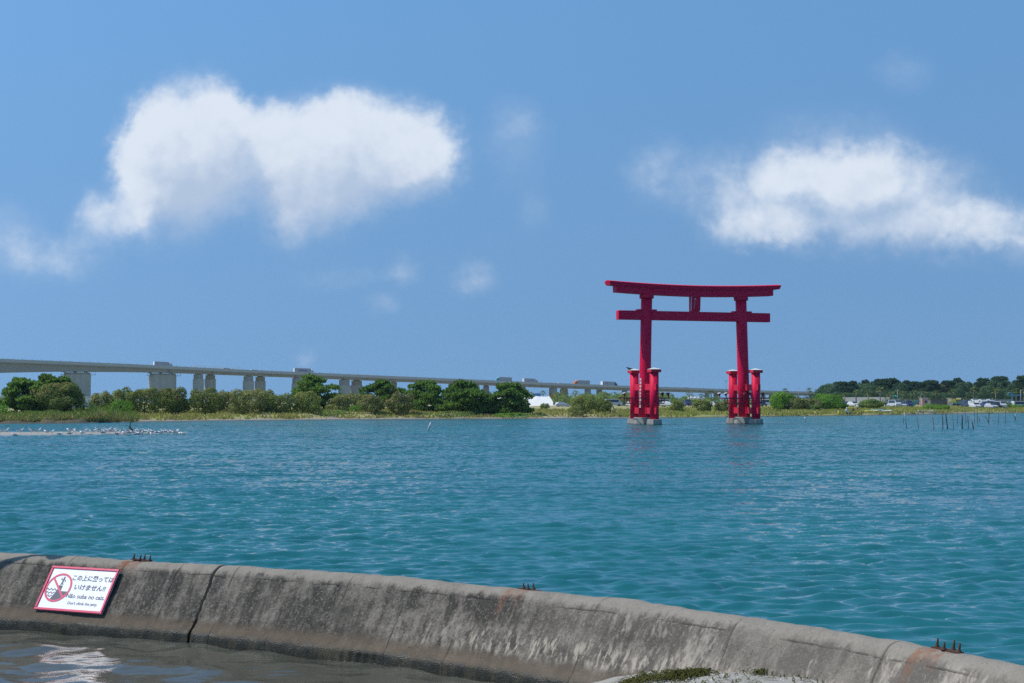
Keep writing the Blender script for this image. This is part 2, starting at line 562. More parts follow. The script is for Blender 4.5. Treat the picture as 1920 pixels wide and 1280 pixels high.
# wall ridge in plan, from the outline of its top in the photograph
Z_R = 0.90
sil = np.array([(0, 1035.5), (140, 1043), (260, 1050), (420, 1060), (600, 1070.5), (780, 1085), (985, 1105), (1200, 1131),
                (1400, 1157), (1600, 1188), (1760, 1215), (1920, 1250)], float)
cf = np.polyfit((sil[:, 0] - 960) / 960, sil[:, 1], 4)
px_s = np.linspace(-40, 1960, 60)
py_s = np.polyval(cf, (px_s - 960) / 960)
rp = np.array([G(a, b, Z_R)[:2] for a, b in zip(px_s, py_s)])
# carry the wall on beyond both edges of the frame
t0 = (rp[0] - rp[4]) / np.linalg.norm(rp[0] - rp[4])
t1 = (rp[-1] - rp[-5]) / np.linalg.norm(rp[-1] - rp[-5])
left = np.array([rp[0] + t0 * k for k in np.arange(30, 0, -1.0)])
right = np.array([rp[-1] + (t1 * k + np.array([-.01 * k * k, 0])) for k in np.arange(.7, 9, .7)])
ridge = np.vstack([left, rp, right])
seg_len = np.r_[0, np.cumsum(np.linalg.norm(np.diff(ridge, axis=0), axis=1))]
s_all = np.arange(0, seg_len[-1], .03)
RX = np.interp(s_all, seg_len, ridge[:, 0]); RY = np.interp(s_all, seg_len, ridge[:, 1])
ker = np.ones(41) / 41
def smooth1(a):
    p = np.pad(a, 20, mode='edge'); return np.convolve(p, ker, 'valid')
RX[21:-21] = smooth1(RX)[21:-21]; RY[21:-21] = smooth1(RY)[21:-21]
TX = np.gradient(RX, s_all); TY = np.gradient(RY, s_all)
tl = np.hypot(TX, TY); TX /= tl; TY /= tl
NX, NY = TY, -TX               # towards the camera side
if NY.mean() > 0: NX, NY = -NX, -NY
def wall_s(px):
    """arc length where the ridge stands at photo column px"""
    col = 960 + RX / RY * F
    ok = (RY > 5)
    i = np.argmin(np.where(ok, abs(col - px), 1e9))
    return s_all[i]
def wall_pt(s, o, z):
    i = int(round(s / .03))
    return Vector((RX[i] + NX[i] * o, RY[i] + NY[i] * o, z))
def wall_frame(s):
    i = int(round(s / .03))
    return Vector((TX[i], TY[i], 0)), Vector((NX[i], NY[i], 0))

def waves(X, Y, spacing, lam, n, dir0, spread, steep, seed, floor=0.0):
    r = np.random.default_rng(seed)
    Z = np.zeros_like(X)
    for k in range(n):
        L = lam[0] * (lam[1] / lam[0]) ** r.random()
        a = dir0 + r.normal(0, spread)
        A = steep * L / (2 * math.pi) * r.uniform(.5, 1.3)
        kx, ky = 2 * math.pi / L * math.cos(a), 2 * math.pi / L * math.sin(a)
        fade = np.clip((L / spacing - 1.6) / 2.5, floor, 1)
        ph = r.random() * 6.283
        Z += A * fade * np.sin(kx * X + ky * Y + ph)
    return Z

# lake: fine near the wall, coarser with distance
NA, NRW = 640, 560
ang = np.linspace(R(-33), R(33), NA)
tan_a = np.tan(ang)
rid_ang = np.arctan2(RX, RY)
o_ = np.argsort(rid_ang)
ridge_Y = np.interp(ang, rid_ang[o_], RY[o_])
inv0 = 1 / (ridge_Y + .12)
t = np.linspace(0, 1, NRW)
inv = inv0[None, :] * (1 - t[:, None]) + (1 / 175.0) * t[:, None]
YY = 1 / inv
XX = YY * tan_a[None, :]
dYr = np.gradient(YY, axis=0)
dXc = np.gradient(XX, axis=1)
spac = np.maximum(dYr, np.abs(dXc))
gust = 1 + .40 * fbm(XX / 14, YY / 22, 5, 3)
near = np.clip((YY - ridge_Y[None, :]) / 9.0, 0, 1)
ZZ = waves(XX, YY, spac, (.27, .85), 90, R(97), .34, .030, 3, .5) * (.55 + .55 * near) * gust
ZZ += waves(XX, YY, spac, (.7, 1.7), 24, R(100), .26, .022, 6, .5) * (1.15 - .5 * near)
ZZ += waves(XX, YY, spac, (.16, .36), 46, R(90), .6, .016, 4) * (.25 + .8 * near) * gust
ZZ = ZZ + 1.0 * np.maximum(ZZ, 0) ** 2
ZZ *= 1 + YY / 75
VV = np.stack([XX, YY, ZZ], -1).reshape(-1, 3)
far_rows = [175, 200, 240, 300, 420, 700, 1500, 4000, 15000]
VF = np.array([(y * ta, y, 0.0) for y in far_rows for ta in np.tan(np.linspace(R(-60), R(60), 60))])
lake = link_mesh('lake_water', np_mesh('lake_water', VV, grid_quads(NRW, NA), smooth=True), M['lake'])
tag(lake, kind='structure')
far_lake = link_mesh('far_water', np_mesh('far_water', VF + np.array([0, 0, -.004]), grid_quads(len(far_rows), 60), smooth=True), M['lake'])
tag(far_lake, kind='structure')

# pool between the wall and the viewer
iw = np.arange(0, len(s_all), 2)
base = np.stack([RX[iw] + NX[iw] * .60, RY[iw] + NY[iw] * .60], 1)
NRP = 150
tt = np.linspace(0, 1, NRP)[:, None, None]
offs = np.stack([NX[iw], NY[iw]], 1)[None] * (tt * 9.0)
PV = base[None] + offs
pz = waves(PV[..., 0], PV[..., 1], np.full(PV.shape[:2], .06), (.35, 1.5), 26, R(70), .7, .030, 9)
PVV = np.concatenate([PV, pz[..., None]], -1).reshape(-1, 3)
pool = link_mesh('pool_water', np_mesh('pool_water', PVV, grid_quads(NRP, len(iw)), smooth=True), M['pool'])
tag(pool, kind='structure')

# ------------------------------------------------------------------ near beach that rises against the wall
def beach_z(X, Y):
    z = np.interp(X, [-9, -1.0, .35, 1.25, 1.75, 3.3, 6, 12], [-.6, -.22, .0, .30,   .39, .57, .88, 1.2])
    z = z + np.interp(Y, [2, 9, 12], [.9, .25, 0]) * np.interp(X, [-6, 0, 3], [0, .7, 1])
    return z + .05 * fbm(X * 1.3, Y * 1.3, 31, 4) + .015 * fbm(X * 9, Y * 9, 33, 3)
bx, by = np.meshgrid(np.linspace(-9, 9, 300), np.linspace(3, 17.5, 260))
bz = beach_z(bx, by)
# the sand stops inside the wall
def beach_mat():
    m, n, out = new_mat('beach_sand')
    pos = n.node('ShaderNodeNewGeometry').outputs['Position']
    z = n.xyz(pos)[2]
    f = n.noise(pos, 2.5, 6.0, .65)
    g = n.noise(pos, 60.0, 3.0, .6)
    col = n.mix(f, (.24, .225, .195), (.375, .355, .315))
    col = n.mix(n.ss(g, .58, .70, 0, .6), col, (.20, .18, .15))
    sh = n.ss(n.voro(pos, 26.0), .05, .13, 1, 0)
    col = n.mix(n.m('MULTIPLY', sh, n.ss(n.noise(pos, 8.0), .5, .6)), col, (.72, .70, .66))
    wet = n.ss(n.m('MULTIPLY_ADD', f, .16, z), .08, .28, 1, 0)
    col = n.mix(wet, col, (.085, .075, .058))
    principled(n, out, col, n.lin(wet, 0, 1, .95, .4), n.bump(n.m('MULTIPLY_ADD', f, .5, g), .6, .02))
    return m
iy = np.interp(np.arctan2(bx, by), rid_ang[o_], RY[o_])
keep = by < iy - .12
Qb = grid_quads(260, 300)
kq = keep.ravel()[Qb].all(1)
beach = link_mesh('beach_sand', np_mesh('beach_sand', np.stack([bx, by, bz], -1).reshape(-1, 3), Qb[kq], smooth=True), beach_mat())
tag(beach, kind='structure')

# ------------------------------------------------------------------ jetty wall
prof = np.array([(-.42, -.7), (-.36, .30), (-.31, .68), (-.25, .80), (-.17, .865), (-.08, .895), (0, .90), (.07, .888), (.135, .855),
                 (.185, .81), (.22, .76), (.26, .70), (.44, .44), (.585, .225), (.615, .19), (.645, .165), (.668, .135), (.68, .09), (.688, .0), (.70, -.7)])
pl = np.r_[0, np.cumsum(np.linalg.norm(np.diff(prof, axis=0), axis=1))]
vs = np.unique(np.r_[np.linspace(0, pl[1], 4), np.linspace(pl[1], pl[-2], 74), np.linspace(pl[-2], pl[-1], 4)])
PO = np.interp(vs, pl, prof[:, 0]); PZ = np.interp(vs, pl, prof[:, 1])
ko = np.array([.25, .5, .25])
PO[1:-1] = np.convolve(PO, ko, 'valid'); PZ[1:-1] = np.convolve(PZ, ko, 'valid')
v_top = vs[np.argmax(PZ)]
dO = np.gradient(PO, vs); dZ = np.gradient(PZ, vs)
S_JOINT = wall_s(421)
S_BOLT = [wall_s(266), wall_s(990), wall_s(1765)]

def led_z(n, zc, med): return n.m('MULTIPLY_ADD', n.m('SUBTRACT', med, .5), .18, zc)
def concrete_mat():
    m, n, out = new_mat('weathered_concrete')
    uv = n.node('ShaderNodeUVMap', uv_map='uv').outputs[0]
    pos = n.node('ShaderNodeNewGeometry').outputs['Position']
    u, v = n.xyz(uv)[:2]                     # metres along the wall, metres down from the crest
    zc = n.xyz(pos)[2]
    big = n.noise(n.comb(u, v), .75, 5.0, .62)
    med = n.noise(pos, 4.0, 6.0, .65)
    fin = n.noise(pos, 34.0, 4.0, .7)
    grit = n.voro(pos, 75.0)
    # rain streaks run down the slope
    st = n.noise(n.comb(n.m('MULTIPLY', u, 7.0), n.m('MULTIPLY', v, .9)), 1.0, 6.0, .62)
    st2 = n.noise(n.comb(n.m('MULTIPLY', u, 20.0), n.m('MULTIPLY', v, 1.6)), 1.0, 4.0, .6)
    col = n.mix(n.ss(med, .28, .72), (.070, .064, .054), (.175, .160, .140))
    age = n.m('ADD', n.m('MULTIPLY', big, .9), n.m('MULTIPLY', st, .75))
    col = n.mix(n.ss(age, .74, .92, 0, .88), col, (.026, .024, .021))
    col = n.mix(n.ss(st2, .60, .74, 0, .45), col, (.045, .041, .036))
    col = n.mix(n.ss(fin, .52, .66, 0, .5), col, (.26, .245, .22))
    col = n.mix(n.ss(fin, .47, .36, 0, .6), col, (.032, .030, .027))
    pale = n.noise(n.comb(n.m('MULTIPLY', u, 1.7), n.m('MULTIPLY', v, 2.6)), 1.0, 7.0, .7)
    col = n.mix(n.ss(pale, .53, .68, 0, .55), col, (.225, .205, .180))
    scar = n.m('MULTIPLY', n.ss(n.noise(n.vm('ADD', pos, (7.0, 2.0, 1.0)), 1.9, 9.0, .68), .545, .60), n.ss(v, .22, .34))
    col = n.mix(n.m('MULTIPLY', scar, .68), col, n.mix(fin, (.030, .028, .024), (.085, .078, .068)))
    # lime bloom, more of it further right
    right_ = n.ss(u, S_BOLT[1] - 1.2, S_BOLT[2] - .6)
    lime = n.ss(n.m('ADD', n.m('MULTIPLY', n.noise(n.comb(n.m('MULTIPLY', u, 3.0), n.m('MULTIPLY', v, 1.0)), 1.0, 5.0, .65), 1.0),
                    n.m('MULTIPLY', n.noise(n.comb(n.m('MULTIPLY', u, 26.0), n.m('MULTIPLY', v, 9.0)), 1.0, 4.0, .6), .55)), .80, .97)
    lime = n.m('MULTIPLY', lime, n.lin(right_, 0, 1, .22, .95))
    col = n.mix(lime, col, (.37, .335, .295))
    col = n.mix(n.m('MULTIPLY', right_, .35), col, (.25, .225, .198))  # colour also mixed evenly paler towards the right
    # worn pale crest with a ragged lower edge
    edge = n.m('MULTIPLY_ADD', n.m('SUBTRACT', st, .5), .24, n.m('MULTIPLY_ADD', n.m('SUBTRACT', med, .5), .20, v))
    crest = n.ss(edge, .15, .25, 1, 0)
    crest = n.m('MULTIPLY', crest, n.ss(n.noise(n.comb(n.m('MULTIPLY', u, 1.5), v), 1.0, 4.0, .6), .25, .52, .35, 1.0))
    col = n.mix(n.m('MULTIPLY', crest, .92), col, n.mix(n.m('MULTIPLY_ADD', fin, .8, n.m('MULTIPLY_ADD', med, .6, -.2)), (.150, .138, .120), (.32, .298, .262)))
    # cold joint under the crest and hairlines of the shuttering boards
    jl = n.m('ABSOLUTE', n.m('MULTIPLY_ADD', n.m('SUBTRACT', med, .5), .06, n.m('SUBTRACT', v, .245)))
    jm = n.m('MULTIPLY', n.ss(jl, .004, .013, 1, 0), n.ss(n.noise(n.comb(n.m('MULTIPLY', u, 1.4), 0.0), 1.0, 3.0, .6), .44, .56))
    bl = n.m('ABSOLUTE', n.m('SUBTRACT', n.m('FRACT', n.m('MULTIPLY_ADD', n.m('SUBTRACT', med, .5), .03, n.m('MULTIPLY', u, 1.12))), .5))
    bm_ = n.m('MULTIPLY', n.ss(bl, .006, .018, 1, 0), n.ss(n.noise(n.comb(n.m('MULTIPLY', u, 1.1), n.m('MULTIPLY', v, 1.3)), 1.0, 3.0, .6), .46, .58))
    lines = n.m('MAXIMUM', jm, bm_)
    col = n.mix(n.m('MULTIPLY', lines, .5), col, (.036, .033, .028))
    crust = n.m('MULTIPLY', n.ss(led_z(n, zc, med), .24, .34), n.ss(led_z(n, zc, med), .62, .40))
    crust = n.m('MULTIPLY', crust, n.m('MULTIPLY', n.ss(u, S_BOLT[1] - 2.2, S_BOLT[1] + .2, .12, 1.0), n.ss(n.noise(n.comb(n.m('MULTIPLY', u, 15.0), n.m('MULTIPLY', v, 5.0)), 1.0, 5.0, .65), .47, .60)))
    col = n.mix(n.m('MULTIPLY', crust, .8), col, (.40, .355, .30))
    # brown ledge and the wet, weedy foot
    led = n.m('MULTIPLY_ADD', n.m('SUBTRACT', med, .5), .12, n.m('MULTIPLY_ADD', n.m('SUBTRACT', st, .5), .05, zc))
    ledge = n.ss(led, .22, .33, 1, 0)
    col = n.mix(n.m('MULTIPLY', ledge, n.lin(right_, 0, 1, .85, .5)), col, n.mix(med, (.065, .050, .035), (.145, .115, .085)))
    foot = n.ss(n.m('MULTIPLY_ADD', n.m('SUBTRACT', st2, .5), .02, led), .115, .180, 1, 0)
    alg = n.noise(n.comb(n.m('MULTIPLY', u, 6.0), n.m('MULTIPLY', v, 3.0)), 1.0, 6.0, .65)
    col = n.mix(foot, col, n.mix(n.ss(alg, .42, .75), (.030, .028, .018), (.085, .072, .042)))
    # rust washed down from the anchor plates
    for sb, k in zip(S_BOLT, (1.0, .6, .75)):
        for du, w, ln in ((-.20, .045, .62), (.02, .035, .38), (-.10, .07, .30)):
            d = n.m('ABSOLUTE', n.m('SUBTRACT', n.m('MULTIPLY_ADD', n.m('SUBTRACT', med, .5), .10, u), sb + du))
            a = n.m('MULTIPLY', n.ss(d, w * .3, w * 1.7, 1, 0), n.m('MULTIPLY', n.ss(v, .05, ln, 1, 0), n.ss(v, -.02, .05)))
            a = n.m('MULTIPLY', a, n.ss(n.noise(pos, 14.0, 4.0), .3, .6))
            col = n.mix(n.m('MULTIPLY', a, .85 * k), col, (.21, .070, .022))
    # shells and pebbles showing in the mix
    peb = n.m('MULTIPLY', n.ss(n.voro(pos, 33.0), .06, .16, 1, 0), n.ss(n.noise(pos, 9.0, 2.0), .52, .60))
    col = n.mix(n.m('MULTIPLY', peb, .75), col, (.40, .38, .34))
    pit = n.m('MULTIPLY', n.ss(n.voro(n.vm('ADD', pos, (3.3, 1.7, .4)), 21.0), .06, .17, 1, 0), n.ss(n.noise(pos, 6.0, 2.0), .52, .62))
    col = n.mix(n.m('MULTIPLY', pit, .7), col, (.045, .04, .034))
    h = n.m('ADD', n.m('MULTIPLY', fin, .6), n.m('MULTIPLY_ADD', grit, .35, n.m('MULTIPLY_ADD', lines, -.8, n.m('MULTIPLY', pit, -.9))))
    h = n.m('MULTIPLY_ADD', med, .8, h)
    col = n.mix(1.0, col, (1.05, 1.0, .925), 'MULTIPLY')
    wet = n.m('MULTIPLY', foot, .55)
    principled(n, out, col, n.m('SUBTRACT', .93, wet), n.bump(h, .9, .012), spec=.35)
    return m
M['concrete'] = concrete_mat()

wall = empty('jetty_wall', wall_pt(S_JOINT, 0, 0), 0,
             'long weathered grey concrete jetty wall curving across the near water', 'wall')
def wall_part(s0, s1):
    si = np.arange(s0, s1 + .001, .03)
    rx = np.interp(si, s_all, RX); ry = np.interp(si, s_all, RY)
    nx = np.interp(si, s_all, NX); ny = np.interp(si, s_all, NY)
    S2, V2 = np.meshgrid(si, vs)
    o = np.broadcast_to(PO[:, None], S2.shape).copy(); z = np.broadcast_to(PZ[:, None], S2.shape).copy()
    # outward normal of the profile
    no = -dZ; nz = dO
    ln = np.hypot(no, nz); no, nz = (no / ln)[:, None], (nz / ln)[:, None]
    if nz[len(vs) // 2, 0] < 0: no, nz = -no, -nz
    d = .030 * fbm(S2 * .8, V2 * 1.1, 41, 3) + .016 * fbm(S2 * 4, V2 * 3, 43, 4) + .006 * fbm(S2 * 14, V2 * 14, 44, 2)
    lump = fbm(S2 * 6, V2 * 7, 47, 3)
    d -= .045 * np.clip(lump - .38, 0, 1)                        # broken-out hollows
    # board marks of the shuttering down the slope
    d += .006 * (vnoise(S2 * 3.1, S2 * 0, 49))
    # chipped edges at the joint
    for e in (s0, s1):
        if abs(e - S_JOINT) < .1:
            d -= .009 * np.exp(-np.abs(S2 - e) / .03) * (.5 + fbm(S2 * 3, V2 * 9, 51, 3))
    # ribbed scour at the foot
    rib = np.exp(-((S2 - wall_s(742)) / .35) ** 2) * np.clip((.16 - z) / .08, 0, 1)
    d -= .035 * rib * (.5 + .5 * np.sin(S2 * 2 * math.pi / .115))
    o += no * d; z += nz * d
    X = rx[None] + nx[None] * o; Y = ry[None] + ny[None] * o
    Vw = np.stack([X, Y, z], -1).reshape(-1, 3)
    UV = np.stack([S2, V2 - v_top], -1).reshape(-1, 2)
    me_v, Q = Vw, grid_quads(len(vs), len(si))
    org = np.array(wall.location)
    me = np_mesh('wall_segment', me_v - org, Q, smooth=True, uv=UV)
    ob = link_mesh('wall_segment', me, M['concrete'], wall)
    # closing face at each end
    import bmesh
    bm = bmesh.new(); bm.from_mesh(me); bm.verts.ensure_lookup_table()
    nc = len(si)
    for c in (0, nc - 1):
        ring = [bm.verts[r * nc + c] for r in range(len(vs))]
        f = bm.faces.new(ring); f.smooth = False
        bmesh.ops.triangulate(bm, faces=[f])
    bmesh.ops.recalc_face_normals(bm, faces=bm.faces)
    bm.to_mesh(me); bm.free()
    return ob
wall_part(0, S_JOINT - .009)
wall_part(S_JOINT + .009, s_all[-1] - .1)

# rusty anchor plates left on the crest
M['rust'] = simple('rusty_iron', (.085, .038, .024), .9, .5, 22.0, .6)
def anchor(s, spots, tilt):
    tx, nx_ = wall_frame(s)
    rot = math.atan2(tx.y, tx.x)
    org = Vector(wall.location)
    pl_ = MB()
    pl_.box((0, 0, 0), (.46, .075, .022)).build
    p = pl_.build('anchor_plate', M['rust'], wall)
    p.location = wall_pt(s, -.03, Z_R + .004) - org
    p.rotation_euler = (0, R(1.5), rot)
    p.scale = (.66, .8, .62)
    for x, y, h in spots:
        b = MB()
        b.tube([(0, 0, -.02), (0, 0, .012), (0, 0, .03), (tilt * h, 0, h * .55), (tilt * h * 1.5, .003, h)], [.034, .030, .018, .013, .011], 9)
        q = b.build('bolt', M['rust'], p)
        q.location = (x, y, .008)
anchor(S_BOLT[0], [(-.20, .0, .115), (-.01, -.03, .105), (.035, .03, .115), (.20, 0, .105)], .10)
anchor(S_BOLT[1], [(-.13, .0, .10), (-.005, -.03, .10), (.05, .035, .115)], -.08)
anchor(S_BOLT[2], [(-.17, .0, .125), (-.02, -.035, .105), (.06, .035, .14), (.19, .0, .125)], .05)

# ------------------------------------------------------------------ warning sign on the slope of the wall
def ring_pts(r, n=72, a0=0, a1=2 * math.pi):
    return [(r * math.cos(a0 + (a1 - a0) * i / n), r * math.sin(a0 + (a1 - a0) * i / n)) for i in range(n)]
SW, SH = 1.10, .64
M['sign_white'] = simple('sign_white', (.80, .81, .83), .35, .03)
M['sign_red'] = simple('sign_red', (.62, .012, .085), .4, .05)
M['sign_navy'] = simple('sign_navy', (.018, .022, .065), .4, .05)
s_sign = wall_s(188)
tx, nx_ = wall_frame(s_sign)
slope = (wall_pt(s_sign, .245, .735) - wall_pt(s_sign, .60, .205)).normalized()
out_n = tx.cross(slope).normalized()
if out_n.z < 0: out_n = -out_n
if tx.x < 0: tx = -tx
mid = wall_pt(s_sign, .425, .475) + out_n * .024 + slope * .050
sign = empty('warning_sign', (0, 0, 0), 0, 'white warning sign with red border and climbing ban mounted on the jetty slope', 'sign')
sign.matrix_world = Matrix(((tx.x, slope.x, out_n.x, mid.x), (tx.y, slope.y, out_n.y, mid.y), (tx.z, slope.z, out_n.z, mid.z), (0, 0, 0, 1)))
MB().box((0, 0, 0), (SW, SH, .012)).build('panel', M['sign_white'], sign)
fw = .034
for nm, c, sz in (('frame', (0, SH / 2 - fw / 2, .008), (SW + .004, fw, .022)), ('frame', (0, -SH / 2 + fw / 2, .008), (SW + .004, fw, .022)),
                  ('frame', (-SW / 2 + fw / 2, 0, .008), (fw, SH - 2 * fw, .022)), ('frame', (SW / 2 - fw / 2, 0, .008), (fw, SH - 2 * fw, .022))):
    bevel(MB().box(c, sz).build(nm, M['sign_red'], sign), .004, 1)
for x in (-.5, 0, .5):
    for y in (-1, 1):
        MB().tube([(x, y * (SH / 2 - fw / 2), .018), (x, y * (SH / 2 - fw / 2), .0225)], .007, 8).build('rivet', M['silver'], sign)
for x in (-.35, .35):
    MB().box((x, 0, -.016), (.05, .46, .020)).build('bracket', M['steel'], sign)
pic = empty('pictogram', (0, 0, 0)); pic.parent = sign
pic.location = ((.2185 - .5) * SW, (.5 - .483) * SH, .0)
rr, rw = .207, .027
mb = MB()
o1, o2 = ring_pts(rr), ring_pts(rr - rw)
n0 = len(mb.v)
for p in o1: mb.v.append((*p, .0105))
for p in o2: mb.v.append((*p, .0105))
for i in range(72):
    j = (i + 1) % 72
    mb.face([n0 + i, n0 + j, n0 + 72 + j, n0 + 72 + i])
mb.build('ban_ring', M['sign_red'], pic)
a = R(135)
d = Vector((math.cos(a), math.sin(a))); q = Vector((-d.y, d.x)) * (rw / 2)
e1, e2 = d * (rr - .008), -d * (rr - .008)
MB().flat([tuple(e2 - q), tuple(e1 - q), tuple(e1 + q), tuple(e2 + q)][::-1], .0095).build('ban_slash', M['sign_red'], pic)
arc = [((rr - rw + .003) * math.cos(t_), (rr - rw + .003) * math.sin(t_)) for t_ in np.linspace(R(-15.5), R(-110), 30)]
MB().flat(([(-.005, .032), (.061, .031), (.057, -.048)] + arc + [(-.004, -.035)])[::-1], .0078).build('jetty_symbol', M['sign_navy'], pic)
for yy, x0, x1 in ((-.030, -.176, -.012), (-.078, -.162, -.030), (-.124, -.130, -.052)):
    xs = np.linspace(x0, x1, 26)
    mb = MB()
    up_ = [(x, yy + .010 * math.sin((x - x0) * 110) + .0075) for x in xs]
    dn_ = [(x, yy + .010 * math.sin((x - x0) * 110) - .0075) for x in xs]
    n0 = len(mb.v)
    for p in up_ + dn_: mb.v.append((*p, .0078))
    for i in range(25): mb.face([n0 + 26 + i, n0 + 27 + i, n0 + i + 1, n0 + i])
    mb.build('wave_symbol', M['sign_navy'], pic)
def strokes(mb, pts, w, z=.0078):
    for (x0, y0), (x1, y1) in zip(pts, pts[1:]):
        dd = Vector((x1 - x0, y1 - y0)); dd.normalize(); qq = Vector((-dd.y, dd.x)) * w / 2; ex = dd * w * .3
        mb.flat([(x0 - qq.x - ex.x, y0 - qq.y - ex.y), (x1 - qq.x + ex.x, y1 - qq.y + ex.y), (x1 + qq.x + ex.x, y1 + qq.y + ex.y), (x0 + qq.x - ex.x, y0 + qq.y - ex.y)], z)
mb = MB()
mb.flat([(.036 + .013 * math.cos(t_), .147 + .015 * math.sin(t_)) for t_ in np.linspace(0, 2 * math.pi, 16, endpoint=False)], .0078)
strokes(mb, [(.034, .128), (.030, .068)], .024)
strokes(mb, [(.030, .124), (.002, .112), (-.006, .142)], .010, .0079)
strokes(mb, [(.036, .124), (.062, .112), (.068, .084)], .010, .0079)
strokes(mb, [(.025, .072), (.012, .034)], .010, .0079)
strokes(mb, [(.034, .072), (.034, .048), (.056, .056)], .010, .0080)
mb.build('figure_symbol', M['sign_navy'], pic)
def text(body, size, x, y, parent, mat, name='lettering', width=None, weight=0.0, z=.0078, align='CENTER', shear=0.0):
    c = bpy.data.curves.new(name, 'FONT')
    c.body = body; c.size = size; c.align_x = align; c.align_y = 'CENTER'; c.offset = weight; c.shear = shear
    c.resolution_u = 3
    t = bpy.data.objects.new(name, c)
    COL.objects.link(t)
    bpy.context.view_layer.update()
    dg = bpy.context.evaluated_depsgraph_get()
    me = bpy.data.meshes.new_from_object(t.evaluated_get(dg))
    bpy.data.objects.remove(t)
    xs = [v.co.x for v in me.vertices]
    k = width / (max(xs) - min(xs)) if width else 1.0
    cx = (max(xs) + min(xs)) / 2 if align == 'CENTER' else 0
    for v in me.vertices:
        v.co.x = (v.co.x - cx) * k
    me.materials.clear(); me.materials.append(mat)
    o = link_mesh(name, me, mat, parent)
    o.location = (x, y, z)
    return o
def sxy(u, v): return ((u - .5) * SW, (.5 - v) * SH)
for body, size, u, v, w, wt in (('この上に登っては', .088, .673, .250, .665, .0022), ('いけません!!', .088, .680, .456, .505, .0022),
                                ('Não suba no cais.', .088, .671, .652, .622, .0012), ("Don't climb the jetty.", .058, .668, .808, .480, .0006)):
    x, y = sxy(u, v)
    o = text(body, size, x, y, sign, M['sign_navy'], 'lettering', w, wt)

# lamp post outside the frame: its shadow falls over the wall beside the sign
lamp = empty('lamp_post', (-8.75, 19.42, -.6), 0, 'slim grey post with a round mirror beside the jetty wall', 'post')
MB().tube([(0, 0, 0), (0, 0, 4.9)], .045, 12).build('pole', M['steel'], lamp)
MB().tube([(-.06, 0, 5.20), (-.03, 0, 5.20), (.03, 0, 5.20), (.06, 0, 5.20)], [.20, .24, .24, .20], 28).build('mirror', M['orange'], lamp)

# ------------------------------------------------------------------ torii gate in the lake
TE = Vector((.954, .300, 0)).normalized()      # along the gate, left to right
TN = Vector((.300, -.954, 0)).normalized()     # its front
TC = G(1208, 794.6).copy(); TC.z = 0
TC = TC + TE * 7.15
torii = empty('torii_gate', TC, math.atan2(TE.y, TE.x), 'huge vermilion torii gate standing on concrete footings in the lake', 'torii gate')
# local frame: x along the gate, -y towards its front
HL = 7.15
def zimg(y, d=186.5): return EYE + (HY - y) / F * d
for sx in (-1, 1):
    x0 = sx * HL; xt = sx * (HL - .40)
    zt = 16.20
    MB().tube([(x0, 0, .70), (x0 + (xt - x0) * .33, 0, 5.9), (x0 + (xt - x0) * .66, 0, 11.1), (xt, 0, zt)], [.76, .75, .735, .725], 40, caps=True).build('main_pillar', M['red'], torii)
    MB().tube([(xt, 0, 16.18), (xt, 0, 16.20), (xt, 0, 16.62), (xt, 0, 16.64)], [.91, .94, .94, .91], 40).build('pillar_collar', M['red'], torii)
    # main footing
    oc = [(x0 + 1.50 * math.cos(R(22.5 + 45 * i)), 1.50 * math.sin(R(22.5 + 45 * i))) for i in range(8)]
    bevel(MB().prism(oc, -1.2, .92, top_scale=.93).build('footing', M['stone'], torii), .05)
    for sy in (-1, 1):
        y0 = sy * 3.3
        p = MB().tube([(x0, y0, .55), (x0, y0, 6.70)], .57, 32).build('support_post', M['red'], torii)
        cp = MB()
        cp.box((x0, y0, 6.86), (1.38, 1.38, .38))
        bevel(cp.build('post_cap', M['red_light'], p), .02, 1)
        MB().prism([(x0 - .71, y0 - .71), (x0 + .71, y0 - .71), (x0 + .71, y0 + .71), (x0 - .71, y0 + .71)], 7.055, 7.27, top_scale=.06).build('cap_roof', M['offwhite'], p)
        hx = [(x0 + 1.24 * math.cos(R(60 * i)), y0 + 1.24 * math.sin(R(60 * i))) for i in range(6)]
        bevel(MB().prism(hx, -1.2, .70, top_scale=.80).build('footing', M['stone'], torii), .04)
        # tie beams from post to pillar, sticking out past the post
        for zb, zt_ in ((4.40, 5.20), (1.36, 2.16)):
            ya, yb = sy * .66, sy * 4.25
            bevel(MB().box((x0, (ya + yb) / 2, (zb + zt_) / 2), (.40, abs(yb - ya), zt_ - zb)).build('tie_beam', M['red_light'], torii), .02, 1)
    # lamp rack round the pillar
    for k in (-1, 1):
        MB().box((x0, k * .86, 3.40), (6.5, .15, .15)).build('rack_rail', M['dark_red'], torii)
        MB().box((x0, k * .86, 2.72), (4.9, .12, .12)).build('rack_rail', M['dark_red'], torii)
        for hx_ in (-2.42, -2.05, 2.05, 2.42):
            MB().box((x0 + hx_, k * .86, 3.06), (.10, .10, .53)).build('rack_hanger', M['dark_red'], torii)
    for hx_ in (-3.1, -2.42, 2.42, 3.1):
        MB().box((x0 + hx_, 0, 3.36), (.07, 1.62, .07)).build('rack_tie', M['dark_red'], torii)
    spots = ((-2.35, .86), (.35, -.98), (2.25, -.86), (3.05, -.86)) if sx < 0 else ((-3.15, .86), (-2.2, .86), (-.35, -.98), (.5, -.98), (2.35, -.86))
    for fx, fy in spots:
        f = MB().tube([(x0 + fx, fy, 3.45), (x0 + fx, fy, 3.58), (x0 + fx - .03, fy, 3.74), (x0 + fx - .08, fy, 4.02)], [.05, .05, .10, .25], 14).build('floodlight', M['dark_red'], torii)
        MB().tube([(x0 + fx - .083, fy, 4.022), (x0 + fx - .10, fy, 4.10)], [.25, .22], 14).build('lens', M['white'] if fx < -2 else M['dark_red'], f)
